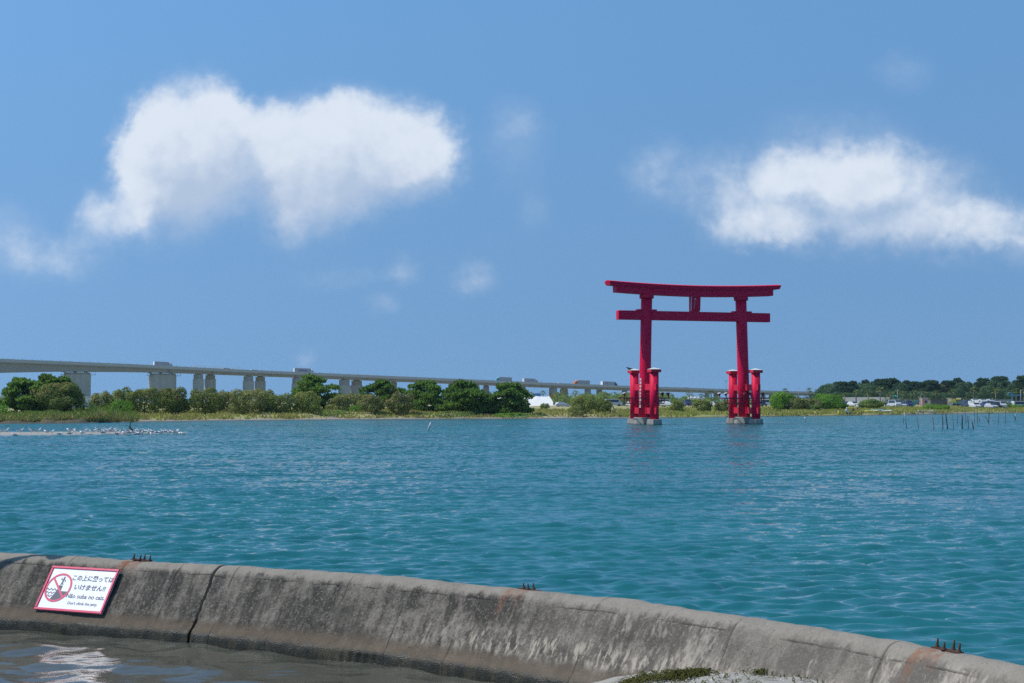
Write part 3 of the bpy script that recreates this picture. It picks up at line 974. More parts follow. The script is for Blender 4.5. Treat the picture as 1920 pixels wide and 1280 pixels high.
# through beam and its wedges
bevel(MB().box((0, 0, 13.97), (21.66, .90, 1.18)).build('lower_beam', M['red'], torii), .03, 1)
for sx in (-1, 1):
    for k in (-1, 1):
        xw = sx * (HL - .33) + k * 1.02
        mb = MB(); mb.box((xw, 0, 14.66), (.62, .86, .19)); mb.build('wedge', M['red'], torii)
# curved lintels
def lintel(L, zb, zt, yw_b, yw_t, rise, slant, name, ridge_h=0.0):
    secs = []
    for i in range(33):
        t_ = -1 + 2 * i / 32
        x = L * t_
        dz_ = rise * abs(t_) ** 1.9
        xb = x * (1 - slant / L) if slant else x
        sec = [(xb, -yw_b, zb + dz_), (x, -yw_t, zt + dz_)]
        if ridge_h: sec += [(x, 0, zt + ridge_h + dz_)]
        sec += [(x, yw_t, zt + dz_), (xb, yw_b, zb + dz_)]
        secs.append(sec)
    return MB().loft(secs).build(name, M['red'], torii)
lintel(11.20, 16.55, 17.40, .62, .66, .34, 0, 'under_lintel')
lintel(12.25, 17.403, 17.90, .80, .96, .38, .17, 'top_lintel', .17)
# centre strut with its name board
MB().box((0, 0, 15.57), (1.24, .62, 2.00)).build('centre_strut', M['red'], torii)
nb = MB()
nb.obox((0, -.46, 15.66), (.60, 0, 0), (0, .03, .004), (0, -.07, .93))
nb = nb.build('name_board', M['red'], torii)
for xx_, w in ((-.64, .022), (.62, .022)):
    MB().obox((xx_, -.47, 15.66), (w, 0, 0), (0, .06, .006), (0, -.075, .96)).build('board_edge', M['silver'] if xx_ < 0 else M['red'], nb)
MB().obox((-.20, -.52, 15.52), (.018, 0, 0), (0, .01, .0), (.06, -.12, .70)).build('board_mark', M['silver'], nb)
MB().obox((-.16, -.66, 16.26), (.09, 0, .03), (0, .01, .0), (0, -.012, .07)).build('board_mark', M['silver'], nb)
# white lettering down the sunny side of the left pillar, worn to strokes at this distance
for i in range(9):
    zc = zimg(710.5 + i * 6.3, 184.5)
    r_ = random.Random(40 + i)
    for k in range(3):
        a_ = R(198) + r_.uniform(-.05, .05)
        xx_ = -HL + .40 * (zc - .7) / 15.6
        ca, sa = math.cos(a_), math.sin(a_)
        MB().obox((xx_ + ca * .752, sa * .752, zc + (k - 1) * .11), (-sa * r_.uniform(.10, .20), ca * .15, 0), (ca * .012, sa * .012, 0), (0, 0, r_.uniform(.022, .04))).build('painted_stroke', M['white'], torii)

# ------------------------------------------------------------------ bridge
def bY(px): return 1 / (1 / 740.0 + (px / 1440.0) * (1 / 985.0 - 1 / 740.0))
PXS = [-300, 0, 240, 460, 740, 1020, 1200, 1280, 1420, 1510, 1640]
TOPY = [661, 671.3, 681, 692, 704, 716, 723, 725.3, 730.6, 732.8, 736]
PARH = [6.2, 5.8, 5.3, 4.9, 4.6, 4.2, 3.9, 3.7, 3.3, 3.1, 2.9]
BOTX = [-300, -60, 0, 60, 120, 240, 300, 318, 322, 460, 740, 1020, 1200, 1280, 1420, 1510, 1640]
BOTY = [712, 700.5, 697.6, 696.2, 695.2, 696.0, 697.0, 697.6, 697.4, 702.6, 713.4, 724.6, 730.6, 733.2, 738, 740, 743]
def b_at(px):
    Y = bY(px)
    top = np.interp(px, PXS, TOPY); ph = np.interp(px, PXS, PARH); bot = np.interp(px, BOTX, BOTY)
    return P(px, top, Y), P(px, top + ph, Y), P(px, bot, Y)
b0, b1 = b_at(0)[0], b_at(1440)[0]
BD = Vector((b1.x - b0.x, b1.y - b0.y, 0)).normalized()
BWV = Vector((-BD.y, BD.x, 0))
if BWV.y < 0: BWV = -BWV
BW = 11.5
bridge = empty('road_bridge', (0, 0, 0), 0, 'long grey concrete road bridge descending behind the trees from left to right', 'bridge')
stations = list(np.arange(-300, 1641, 20.0))
secs_deck, secs_gird, secs_pn, secs_pf = [], [], [], []
for px in stations:
    a, b, c = b_at(px)
    w = BWV
    dn = Vector((0, 0, -1))
    base_z = b.z
    secs_pn.append([a, a + w * .35, Vector((*(a + w * .35).xy, base_z)), b])
    fa = a + w * BW; fb = Vector((*fa.xy, base_z))
    secs_pf.append([fa, fa + w * .35, fb + w * .35, fb])
    dk0 = b + Vector((0, 0, -.004)) + w * .0
    secs_deck.append([dk0 + w * .03, dk0 + w * (BW + .3), dk0 + w * (BW + .3) + dn * .45, dk0 + w * .03 + dn * .45])
    g0 = b + dn * .456 + w * .9
    g1 = b + dn * .456 + w * (BW - .9)
    zb = min(c.z, base_z - 1.6)
    secs_gird.append([g0, g1, Vector(((g1 - w * .7).x, (g1 - w * .7).y, zb)), Vector(((g0 + w * .35).x, (g0 + w * .35).y, zb))])
MB().loft(secs_pn).build('parapet', M['bridge_par'], bridge)
MB().loft(secs_pf).build('parapet', M['bridge_par'], bridge)
MB().loft(secs_deck).build('deck', M['bridge_con'], bridge)
MB().loft(secs_gird).build('girder', M['bridge_con'], bridge)
for px in (318, 399, 509, 555, 600, 645, 690, 734, 740, 785, 827, 870, 912, 955, 996, 1017, 1038, 1080, 1120, 1130):
    a, b, c = b_at(px)
    zt_, zb_ = b.z - .5, c.z + .3
    if zt_ - zb_ > .5:
        MB().box((b.x + BWV.x * .80, b.y + BWV.y * .80, (zt_ + zb_) / 2), (.5 if px != 318 else 1.2, .14, zt_ - zb_), math.atan2(BD.y, BD.x)).build('drain_pipe', M['steel'], bridge)
for px in np.arange(6, 1440, 18.0):
    a = b_at(px)[0]
    MB().box((a.x + BWV.x * .17, a.y + BWV.y * .17, a.z + .28), (.16, .16, .60)).build('marker_post', M['steel'], bridge)
brot = math.atan2(BD.y, BD.x)
def lane_px(px, off):
    """station on the near edge whose point off metres across the deck stands at photo column px"""
    q = px
    for _ in range(6):
        b = b_at(q)[1] + BWV * off
        q += px - (960 + b.x / b.y * F)
    return q
GROUND_FAR = 1.7
def pier(px0, px1, headw, shoulder_y, depth, off, big=False, zb=GROUND_FAR - .5):
    pc = lane_px((px0 + px1) / 2, off)
    a, b, c = b_at(pc)
    Y = bY(pc)
    w = (px1 - px0) / F * Y
    zt_ = c.z - .35
    ctr = Vector((b.x, b.y, 0)) + BWV * off
    shz = P(pc, shoulder_y, Y).z if shoulder_y else zt_
    co, si = math.cos(brot), math.sin(brot)
    if big:
        hw, hd = w / 2 * .93, depth / 2
        poly = [(-hw, -hd * .45), (-hw * .55, -hd), (-hw * .25, -hd * .62), (hw * .1, -hd * .62), (hw * .45, -hd), (hw, -hd * .45), (hw, hd), (-hw, hd)]
        poly = [(ctr.x + x * co - y * si, ctr.y + x * si + y * co) for x, y in poly]
        p = MB().prism(poly, zb, zt_ - 1.0).build('pier', M['bridge_pier'], bridge)
        hp = [(ctr.x + (q[0] - ctr.x) * .95, ctr.y + (q[1] - ctr.y) * .95) for q in poly]
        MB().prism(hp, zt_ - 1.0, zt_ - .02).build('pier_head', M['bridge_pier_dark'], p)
        for k in (-1, 1):
            e = ctr + BD * (k * (w / 2 + .9)) - BWV * (depth * .2)
            MB().box((e.x, e.y, zt_ - 1.3), (2.2, 3.0, .18), brot).build('inspection_platform', M['steel'], p)
            for q in (-.9, .9):
                MB().box((e.x + BD.x * q, e.y + BD.y * q, zt_ - .5), (.12, .12, 1.5), brot).build('platform_rail', M['steel'], p)
        for k in (-.5, -.1, .3):
            e = ctr + BD * (k * w)
            MB().box((e.x, e.y, zt_ + .17), (1.4, 2.0, .38), brot).build('bearing', M['steel'], p)
        return
    r2 = brot + R(28)
    co, si = math.cos(r2), math.sin(r2)
    k = w / (abs(co) + abs(si)) 
    p = MB().box((ctr.x, ctr.y, (zb + shz) / 2), (k, k, shz - zb), r2).build('pier', M['bridge_pier'], bridge)
    if zt_ - shz > .1:
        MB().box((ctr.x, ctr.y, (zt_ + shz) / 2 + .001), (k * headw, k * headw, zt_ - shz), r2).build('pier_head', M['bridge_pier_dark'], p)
    MB().box((ctr.x, ctr.y, zt_ + .17), (k * .55, k * .55, .38), r2).build('bearing', M['steel'], p)
pier(120.5, 170.5, 1, None, 9, BW / 2, True)
pier(281, 331, 1, None, 9, BW / 2, True)
for x0, x1, x2, x3, sh in ((362, 382, 384, 404.5, 709), (455.6, 476, 478, 498, 713), (547, 565, 571, 588, 718), (634.5, 657, 657.5, 680, 721), (709.5, 724, 730, 745.5, 726),
                           (780, 792.5, 803, 816, 730), (841, 853, 865, 878, 733), (885, 899.5, 905, 918, 736), (959, 971, 974, 986, 738), (1028, 1046, 1048.5, 1066, 745), (1095, 1109, 1117, 1130, 745),
                           (1165, 1177, 1185, 1197, 746), (1320, 1331, 1337, 1348, 747), (1425, 1436, 1440, 1451, 750)):
    pier(x0, x1, .86, sh, 0, 3.2)
    pier(x2, x3, .86, sh, 0, BW - 3.0)
# maintenance railing on the near edge
fence = empty('maintenance_fence', b_at(405)[0], 0, 'thin temporary work railing along the bridge parapet beside the truck', 'fence')
fo = Vector(fence.location)
fp = np.arange(358, 456, 5.5)
for px in fp:
    a = b_at(px)[0] - fo
    MB().box((a.x - BWV.x * .1, a.y - BWV.y * .1, a.z - .1), (.14, .14, 2.5), brot).build('post', M['offwhite'], fence)
for h in (.55, 1.1):
    MB().tube([b_at(px)[0] - fo - BWV * .16 + Vector((0, 0, h)) for px in fp], .05, 6).build('rail', M['offwhite'], fence)

# ------------------------------------------------------------------ vehicles
def wheel_mb(x, y, r, w):
    return MB().tube([(x, y - w / 2, r), (x, y + w / 2, r)], r, 14)
def make_truck(label, cab_mat, box_mat, L=11.5, H=3.75, end_mat=None, group='trucks crossing the bridge', skirt=None):
    """stands on the ground, front towards +x"""
    t_ = empty('truck', (0, 0, 0), 0, label, 'truck', group)
    b = MB(); x1 = L - 2.3
    b.box((x1 / 2, 0, (H + 1.05) / 2), (x1, 2.45, H - 1.05))
    bevel(b.build('cargo_box', box_mat, t_), .05, 1)
    if end_mat is not None:  # pale door colour paints the sunlit rear end against the shaded sides
        for k in (-1, 1):
            MB().box((-.03, k * .62, (H + 1.15) / 2), (.05, 1.10, H - 1.4)).build('rear_door', end_mat, t_)
    MB().box((L / 2 - .3, 0, .86), (L - 1.2, 1.0, .30)).build('chassis', M['black'], t_)
    if skirt is not None:
        MB().box((x1 / 2, 0, 1.0), (x1 - .5, 2.3, .12)).build('side_skirt', skirt, t_)
    c = MB(); xa = x1 + .15
    c.loft([[(xa, y, z) for y, z in ((-1.2, .6), (1.2, .6), (1.2, 3.0), (-1.2, 3.0))],
            [(xa + 1.3, y, z) for y, z in ((-1.2, .6), (1.2, .6), (1.2, 2.95), (-1.2, 2.95))],
            [(xa + 2.0, y, z) for y, z in ((-1.15, .6), (1.15, .6), (1.1, 2.3), (-1.1, 2.3))]])
    cb = c.build('cab', cab_mat, t_)
    MB().loft([[(xa + .2, y, z) for y, z in ((-1.1, 3.002), (1.1, 3.002), (1.0, 3.05), (-1.0, 3.05))],
               [(xa + .3, y, z) for y, z in ((-1.1, 3.002), (1.1, 3.002), (1.0, H - .1), (-1.0, H - .1))],
               [(xa + 1.2, y, z) for y, z in ((-1.0, 2.99), (1.0, 2.99), (.9, 3.02), (-.9, 3.02))]]).build('wind_deflector', cab_mat, cb)
    MB().obox((xa + 1.68, 0, 2.52), (.02, 0, .012), (0, 1.02, 0), (-.26, 0, .36)).build('windscreen', M['glass'], cb)
    for k in (-1, 1):
        MB().box((xa + .85, k * 1.2, 2.25), (.75, .03, .62)).build('side_window', M['glass'], cb)
        MB().box((xa + 1.98, k * .85, 1.05), (.06, .35, .2)).build('headlight', M['silver'], cb)
    for x in (1.6, 2.8, xa + 1.0):
        for k in (-1, 1):
            wheel_mb(x, k * 1.05, .5, .3).build('wheel', M['black'], t_)
    return t_
M['truck_shade'] = simple('truck_box_shade', (.36, .37, .39), .5, .05)  # shade on the camera side is put into this box colour
M['truck_white'] = simple('truck_box_white', (.70, .72, .74), .45, .04)
def on_bridge(o, px, lane, left_facing=False):
    """lane: metres in from the near parapet"""
    px = lane_px(px, lane)
    a, b, c = b_at(px)
    s_ = (b_at(px + 20)[1] - b_at(px - 20)[1]); pitch = math.atan2(s_.z, math.hypot(s_.x, s_.y))
    o.location = b + BWV * lane + Vector((0, 0, .02))
    o.rotation_euler = (0, -pitch if not left_facing else pitch, brot + (math.pi if left_facing else 0))
FAR, NEAR = 7.6, 3.9
on_bridge(make_truck('white box truck with a bright rear end above the second big pier', M['truck_white'], M['truck_shade'], 10.6, 3.9, M['white']), 288, FAR)
tk = make_truck('shade-grey box truck with a dark round logo on its side driving right', M['white'], M['truck_shade'], 12.3, 4.0, M['offwhite'])
on_bridge(tk, 551, FAR)
MB().tube([(3.3, -1.245, 2.72), (3.3, -1.262, 2.72)], .42, 20).build('logo_mark', M['navy'], tk)
MB().tube([(3.22, -1.2625, 2.60), (3.22, -1.268, 2.60)], .27, 16).build('logo_mark', M['sign_red'], tk)
lg = text('nterwala', 1.0, 5.65, 0, tk, M['sign_navy'], 'lettering', 3.6, .02)
lg.rotation_euler = (math.pi / 2, 0, 0); lg.location = (5.7, -1.262, 2.70)
on_bridge(make_truck('shade-grey box truck with a pale teal cab heading left', M['teal'], M['truck_shade'], 11.2, 3.85, None, skirt=M['white']), 958, NEAR, True)
on_bridge(make_truck('plain shade-grey box truck heading right behind the teal one', M['offwhite'], M['truck_shade'], 10.6, 3.8, M['offwhite'], skirt=M['white']), 981, FAR)
on_bridge(make_truck('shade-grey box truck with a white and orange cab heading left', M['orange'], M['truck_shade'], 11.4, 3.9, None, skirt=M['white']), 1104, NEAR, True)
t6 = make_truck('pale box truck with a dark blue cab nearest the torii', M['navy'], M['truck_shade'], 11.6, 3.9, M['white'], skirt=M['white'])
on_bridge(t6, 1128, FAR)
for k_ in range(3):
    MB().box((2.6 + k_ * .75, -1.255, 3.05), (.55, .03, .30)).build('painted_mark', M['sign_navy'], t6)

def make_car(label, paint, L=4.3, W_=1.72, H=1.48, van=False, group='cars parked beyond the grass', cat='car'):
    t_ = empty('parked_car' if group.startswith('cars parked') else 'car', (0, 0, 0), 0, label, cat, group)
    h = L / 2
    if van:
        prof_ = [(-h, .35), (h, .35), (h, .95), (h - .25, 1.15), (h - .85, H), (-h + .1, H), (-h, H - .2)]
    else:
        prof_ = [(-h, .35), (h, .35), (h, .75), (h - 1.0, .92), (h - 1.75, H), (-h + .9, H), (-h + .15, .98), (-h, .9)]
    mb = MB()
    mb.loft([[(x, -W_ / 2 * (.86 if z > 1.0 else 1), z) for x, z in prof_], [(x, W_ / 2 * (.86 if z > 1.0 else 1), z) for x, z in prof_]])
    bevel(mb.build('body', paint, t_), .06, 2)
    gw = (-h + .35, h - 1.0) if van else (-h + .75, h - 1.55)
    for k in (-1, 1):
        MB().obox(((gw[0] + gw[1]) / 2, k * (W_ / 2 * .88 + .015), (.98 + H) / 2 + .02), ((gw[1] - gw[0]) / 2, 0, 0), (0, .012, 0), (0, -k * .02, (H - 1.02) / 2 * .78)).build('side_window', M['glass'], t_)
    fx = h - (.52 if van else 1.34)
    MB().obox((fx, 0, (.98 + H) / 2 + .02), (.02, 0, .02), (0, W_ * .40, 0), (-.22, 0, (H - 1.0) / 2 * .8)).build('windscreen', M['glass'], t_)
    for x in (-h + .8, h - .8):
        for k in (-1, 1):
            wheel_mb(x, k * (W_ / 2 - .1), .32, .2).build('wheel', M['black'], t_)
    for k in (-1, 1):
        MB().box((h - .02, k * W_ * .36, .72), (.08, .28, .14)).build('headlight', M['silver'], t_)
    return t_
for px, lane, lab, mt, van, lf in ((13, NEAR, 'dark car on the highest stretch of bridge', 'black', False, True), (477, FAR, 'white car on the bridge above the twin columns', 'white', True, False),
                              (968, FAR, 'pale blue car between two box trucks on the bridge', 'silver', False, False), (1050, FAR, 'small white car on the bridge between the box trucks', 'white', False, False),
                              (1287, NEAR, 'tiny car on the bridge seen through the torii', 'white', False, True), (425, NEAR, 'car beside the thin work railing on the bridge', 'offwhite', True, False)):
    on_bridge(make_car(lab, M[mt], 4.6, 1.8, 1.95 if van else 1.75, van, 'cars crossing the bridge'), px, lane, lf)

# ------------------------------------------------------------------ far shore
SH_PX = np.array([-700, -300, 0, 120, 250, 400, 600, 800, 1000, 1200, 1330, 1440, 1600, 1700, 1800, 1920, 2300, 2900], float)
SH_PY = np.array([795, 794, 793.3, 792.5, 790.5, 788.3, 786.3, 785, 784.2, 782.8, 781.5, 780, 778, 776.6, 775, 773.2, 770, 768], float)
SH_Y = np.array([G(a, b).y for a, b in zip(SH_PX, SH_PY)])
def shore_Y(px): return np.interp(px, SH_PX, SH_Y)
def land_z(px, s):
    """height of the shore land, s metres behind the waterline"""
    px = np.asarray(px, float); s = np.asarray(s, float)
    low = np.interp(s, [-12, 0, 2, 5, 9, 16, 28, 60, 140, 400, 3000], [-.9, 0, .10, .30, .52, .78, 1.02, 1.25, 1.45, 1.7, 2.2])
    reed = np.interp(s, [-12, 0, 1.0, 2.5, 6, 12, 28, 60, 140, 400, 3000], [-.9, 0, .35, .60, .85, 1.0, 1.15, 1.3, 1.45, 1.7, 2.2])
    sod = np.interp(s, [-12, 0, .6, 1.2, 4, 12, 30, 60, 140, 400, 3000], [-.9, 0, .12, .38, .52, .72, 1.0, 1.25, 1.45, 1.7, 2.2])
    k1 = np.interp(px, [160, 300], [1, 0]); k2 = np.interp(px, [1180, 1260], [0, 1])
    z = low * (1 - k1 - k2) + reed * k1 + sod * k2
    # little eroded dune bank under the bushes in the middle
    k3 = np.interp(px, [420, 520, 900, 990], [0, 1, 1, 0])
    z = z + k3 * (.30 * np.clip((s - 7 - 2 * np.sin(px / 23.0)) / 2.0, 0, 1) * np.interp(s, [0, 30, 60], [1, 1, 0]))
    amp = np.interp(s, [0, 3, 20, 200], [.0, .10, .22, .5])
    return z + amp * fbm(px / 16.0, s / 5.0, 61, 4)
def at(px, s):
    Y = float(shore_Y(px)) + s
    return Vector(((px - 960) / F * Y, Y, float(land_z(px, s))))
lp = np.r_[np.linspace(-700, -40, 50), np.arange(-36, 1960, 3.0), np.linspace(1964, 2900, 60)]
ls = np.r_[-12, -6, np.linspace(-2, 30, 66), np.linspace(32, 120, 40), np.geomspace(125, 9000, 30)]
LP, LS = np.meshgrid(lp, ls)
wob = 1.1 * fbm(LP / 30.0, LP * 0, 67, 4) * np.clip(1 - np.abs(LS) / 30, 0, 1)
LY = shore_Y(LP) + LS + wob * 1.6
LX = (LP - 960) / F * LY
LZ = land_z(LP, LS)
sand_k = np.interp(LS, [-3, 0, 3.2, 6.0], [1, 1, 1, 0]) * np.interp(LP, [170, 260, 1180, 1250, 1690, 1720, 1790, 1830], [0, 1, 1, .35, .35, 1, 1, .45])
patch = fbm(LP / 26.0, LS / 4.0, 71, 4)
sand_k = np.clip(sand_k + np.clip(patch - .16, 0, 1) * 4.0 * np.interp(LP, [230, 300, 1190, 1240], [0, 1, 1, .15]) * np.interp(LS, [0, 4, 22, 34], [0, 1, 1, 0]), 0, 1)
mud_k = np.interp(LP, [-700, 170, 270], [1, 1, 0]) * np.interp(LS, [-3, 0, 3, 7], [1, 1, 1, 0])
green_k = np.clip(.5 + 1.2 * fbm(LP / 40.0, LS / 9.0, 73, 3) + np.interp(LP, [0, 250, 400, 1000, 1230], [.5, .3, .0, -.3, .25]), 0, 1)
def land_mat():
    m, n, out = new_mat('shore_land')
    pos = n.node('ShaderNodeNewGeometry').outputs['Position']
    sk = n.node('ShaderNodeAttribute', attribute_name='sandy').outputs['Fac']
    gk = n.node('ShaderNodeAttribute', attribute_name='green').outputs['Fac']
    z = n.xyz(pos)[2]
    f = n.noise(pos, .45, 6.0, .65); f2 = n.noise(pos, 2.2, 4.0, .6)
    grass = n.mix(n.m('MULTIPLY_ADD', f, .8, n.m('MULTIPLY_ADD', gk, .8, -.4), clamp=True), (.330, .280, .135), (.235, .250, .070))
    grass = n.mix(n.ss(f2, .5, .75, 0, .35), grass, (.09, .10, .035))
    sand = n.mix(f2, (.20, .175, .14), (.34, .31, .26))
    col = n.mix(n.ss(n.m('MULTIPLY_ADD', n.m('SUBTRACT', f2, .5), .6, sk), .35, .65), grass, sand)
    mk = n.node('ShaderNodeAttribute', attribute_name='mud').outputs['Fac']
    col = n.mix(n.ss(n.m('MULTIPLY_ADD', n.m('SUBTRACT', f2, .5), .6, mk), .3, .7), col, n.mix(f2, (.050, .042, .026), (.12, .10, .055)))
    wet = n.ss(n.m('MULTIPLY_ADD', f2, .10, z), .10, .24, 1, 0)
    col = n.mix(n.m('MULTIPLY', wet, .8), col, (.060, .050, .040))
    principled(n, out, col, .95, n.bump(f2, .6, .15))
    return m
land = link_mesh('shore_ground', np_mesh('shore_ground', np.stack([LX, LY, LZ], -1).reshape(-1, 3), grid_quads(len(ls), len(lp)), smooth=True,
                 attrs={'sandy': sand_k.ravel(), 'mud': mud_k.ravel(), 'green': green_k.ravel()}), land_mat())
tag(land, kind='structure')

# sand bar with the birds
def bar_at(px, y): return G(px, y, .05)
bp = np.linspace(-160, 372, 130)
mid_y = np.interp(bp, [-160, 0, 200, 372], [812.6, 812.3, 811.0, 809.2])
half = np.interp(bp, [-160, 0, 150, 260, 330, 372], [9.0, 9.0, 7.6, 5.0, 2.6, .4])
rows = np.linspace(-1, 1, 15)
BV = []
for q in rows:
    for px, my, hf in zip(bp, mid_y, half):
        c = G(px, my); 
        yy = c.y + q * hf * (1 + .25 * vnoise(np.array(px / 17.0), np.array(q * 2), 81))
        z = .11 * (1 - q * q) ** .8 * min(1, hf / 3) - .02 + .012 * float(vnoise(np.array(px / 5.0), np.array(q * 4.0), 82))
        BV.append(((px - 960) / F * yy, yy, z))
def bar_mat():
    m, n, out = new_mat('wet_sand')
    pos = n.node('ShaderNodeNewGeometry').outputs['Position']; z = n.xyz(pos)[2]
    f = n.noise(pos, .8, 5.0, .6)
    wet = n.ss(n.m('MULTIPLY_ADD', f, .03, z), .03, .075, 1, 0)
    col = n.mix(wet, n.mix(f, (.24, .225, .19), (.33, .31, .27)), (.16, .15, .13))
    principled(n, out, col, n.lin(wet, 0, 1, .9, .18))
    return m
bar = link_mesh('sand_bar', np_mesh('sand_bar', BV, grid_quads(len(rows), len(bp)), smooth=True), bar_mat())
tag(bar, kind='structure')

# ------------------------------------------------------------------ foliage
def leaf_quads(C, Nrm, size, aspect, rs, jitter=.40):
    n = len(C)
    nn = Nrm + rs.normal(0, jitter, (n, 3)); nn /= np.linalg.norm(nn, axis=1, keepdims=True) + 1e-9
    a = np.cross(nn, rs.normal(0, 1, (n, 3))); a /= np.linalg.norm(a, axis=1, keepdims=True) + 1e-9
    b = np.cross(nn, a)
    s = (size * rs.uniform(.6, 1.35, n))[:, None]
    a = a * s * .5; b = b * s * .5 * aspect
    V = np.stack([C - a, C - b * .9 + a * .1, C + a, C + b * .9 + a * .1], 1).reshape(-1, 3)
    return V, np.arange(n * 4).reshape(-1, 4)
def blob_points(rs, lumps, n, thick=.35):
    L = np.array([[*c, *r] for c, r in lumps])
    wgt = L[:, 3] * L[:, 4] + L[:, 4] * L[:, 5] + L[:, 3] * L[:, 5]
    k = rs.choice(len(L), n, p=wgt / wgt.sum())
    d = rs.normal(0, 1, (n, 3)); d /= np.linalg.norm(d, axis=1, keepdims=True)
    rad = 1 - thick * rs.random(n) ** 1.6
    Cn = L[k, :3] + d * L[k, 3:] * rad[:, None]
    # drop what is buried inside the other lumps
    ins = np.zeros(n, bool)
    for j, l in enumerate(L):
        q = (Cn - l[:3]) / l[3:]
        ins |= ((q ** 2).sum(1) < .42) & (k != j)
    return Cn[~ins], d[~ins]
def crown_bush(seed, w, h, n, size, flower=0.0, round_=False):
    rs = np.random.default_rng(seed)
    lumps = [((0, 0, h * .46), (w * .40, w * .38, h * .46))]
    for i in range(22 if not round_ else 13):
        a = rs.uniform(0, 6.283); e = rs.uniform(-.75, .95)
        q = w * .40 * math.cos(e) * rs.uniform(.7, 1.12)
        r = w * rs.uniform(.09, .19)
        lumps.append(((q * math.cos(a), q * math.sin(a), h * (.42 + .46 * math.sin(e) * rs.uniform(.8, 1.08))), (r, r, r * rs.uniform(.7, 1.15) * min(1.2, h / w * 1.3))))
    C, D = blob_points(rs, lumps, n)
    keep_ = C[:, 2] > -.04 * h
    C, D = C[keep_], D[keep_]
    V, Q = leaf_quads(C, D, size, .62, rs)
    # twigs that stick out of the outline
    mi = np.zeros(len(Q), int)
    if flower:
        top = (C[:, 2] > h * .52) & (rs.random(len(C)) < flower)
        mi[top] = 1
    return V, Q, mi
def crown_pine(seed, w, h, size, pads=22, lean=0.0, low=.18):
    rs = np.random.default_rng(seed)
    Cs, Ds, tips = [], [], []
    sect = rs.uniform(.55, 1.25, 7)
    for i in range(pads):
        t_ = low + (1 - low) * (i + rs.random()) / pads
        prof_r = math.sin(min(1.0, (1.08 - t_) / .62) * math.pi / 2) ** .9
        a = i * 2.4 + rs.uniform(-.5, .5)
        q = w * .5 * prof_r * rs.uniform(.30, 1.0) * sect[int(a / 6.2832 * 7) % 7]
        c = np.array([q * math.cos(a) + lean * t_, q * math.sin(a), h * min(1.0, t_ * .95 + rs.uniform(-.05, .06))])
        pr = w * rs.uniform(.075, .165) * (.75 + .4 * prof_r)
        tips.append((c, pr))
        m_ = int(100 + 60 * rs.random())
        # needle tufts on the upper side of each pad
        u = rs.random(m_) ** .5; th = rs.uniform(0, 6.283, m_)
        x, y = pr * u * np.cos(th), pr * u * np.sin(th)
        z = pr * .42 * np.sqrt(np.clip(1 - u * u, 0, 1)) * rs.uniform(-.35, 1.0, m_) + .10 * pr * rs.normal(0, 1, m_)
        Cs.append(c + np.stack([x, y, z], 1))
        Ds.append(np.stack([x / pr * .8, y / pr * .8, np.full(m_, .75)], 1))
    C = np.concatenate(Cs); D = np.concatenate(Ds)
    n = len(C)
    # tufts: upright slivers
    ax = D + rs.normal(0, .38, (n, 3)); ax /= np.linalg.norm(ax, axis=1, keepdims=True)
    sd = np.cross(ax, rs.normal(0, 1, (n, 3))); sd /= np.linalg.norm(sd, axis=1, keepdims=True)
    s = (size * rs.uniform(.7, 1.4, n))[:, None]
    V = np.stack([C - sd * s * .10, C + ax * s * .55 - sd * s * .24, C + ax * s, C + ax * s * .55 + sd * s * .24], 1)
    sd2 = np.cross(ax, sd)
    V2 = np.stack([C - sd2 * s * .10, C + ax * s * .55 - sd2 * s * .24, C + ax * s, C + ax * s * .55 + sd2 * s * .24], 1)
    V = np.concatenate([V, V2]).reshape(-1, 3)
    return V, np.arange(len(V)).reshape(-1, 4), np.zeros(len(V) // 4, int), tips
def trunk_mb(h, r, tips=None, lean=0.0, seed=0, stems=1):
    rs = random.Random(seed)
    mb = MB()
    pts = [(lean * t_ + rs.uniform(-.12, .12) * (t_ > 0), rs.uniform(-.12, .12) * (t_ > 0), h * t_ - .15 * (t_ == 0)) for t_ in (0, .25, .5, .75, .95)]
    mb.tube(pts, [r * 1.25, r, r * .8, r * .55, r * .25], 7)
    return mb, pts
def place(name, label, cat, px, s, group, yaw=None):
    return empty(name, at(px, s), random.uniform(0, 6.28) if yaw is None else yaw, label, cat, group)
def dims(px, s, halfw, top):
    b = at(px, s)
    return halfw * 2 / F * b.y, P(px, top, b.y).z - b.z
def bush(label, px, s, halfw, top, mat='oleander', flower=.0, n=2600, size=.34, name='bush', cat='bush', group=None, h_min=.5, rnd=False):
    w, h = dims(px, s, halfw, top)
    h = max(h, h_min)
    o = place(name, label, cat, px, s, group)
    sd_ = int(px * 13 + s) + 5000
    n_ = int(n * 1.25 * min(2.6, max(.45, (w * h) / 14)))
    V, Q, mi = crown_bush(sd_, w * 1.12, h * 1.02, n_, size * random.uniform(.9, 1.1), flower, rnd)
    link_mesh('crown', np_mesh('crown', V, Q, mi), [M[mat], M['flower']], o)
    rs = random.Random(sd_)
    for k in range(3):
        a = rs.uniform(0, 6.28)
        MB().tube([(0.1 * k, 0, -.2), (.35 * math.cos(a), .35 * math.sin(a), h * .3), (w * .2 * math.cos(a), w * .2 * math.sin(a), h * .6)], [.09, .07, .04], 6).build('stem', M['bark'], o)
    return o
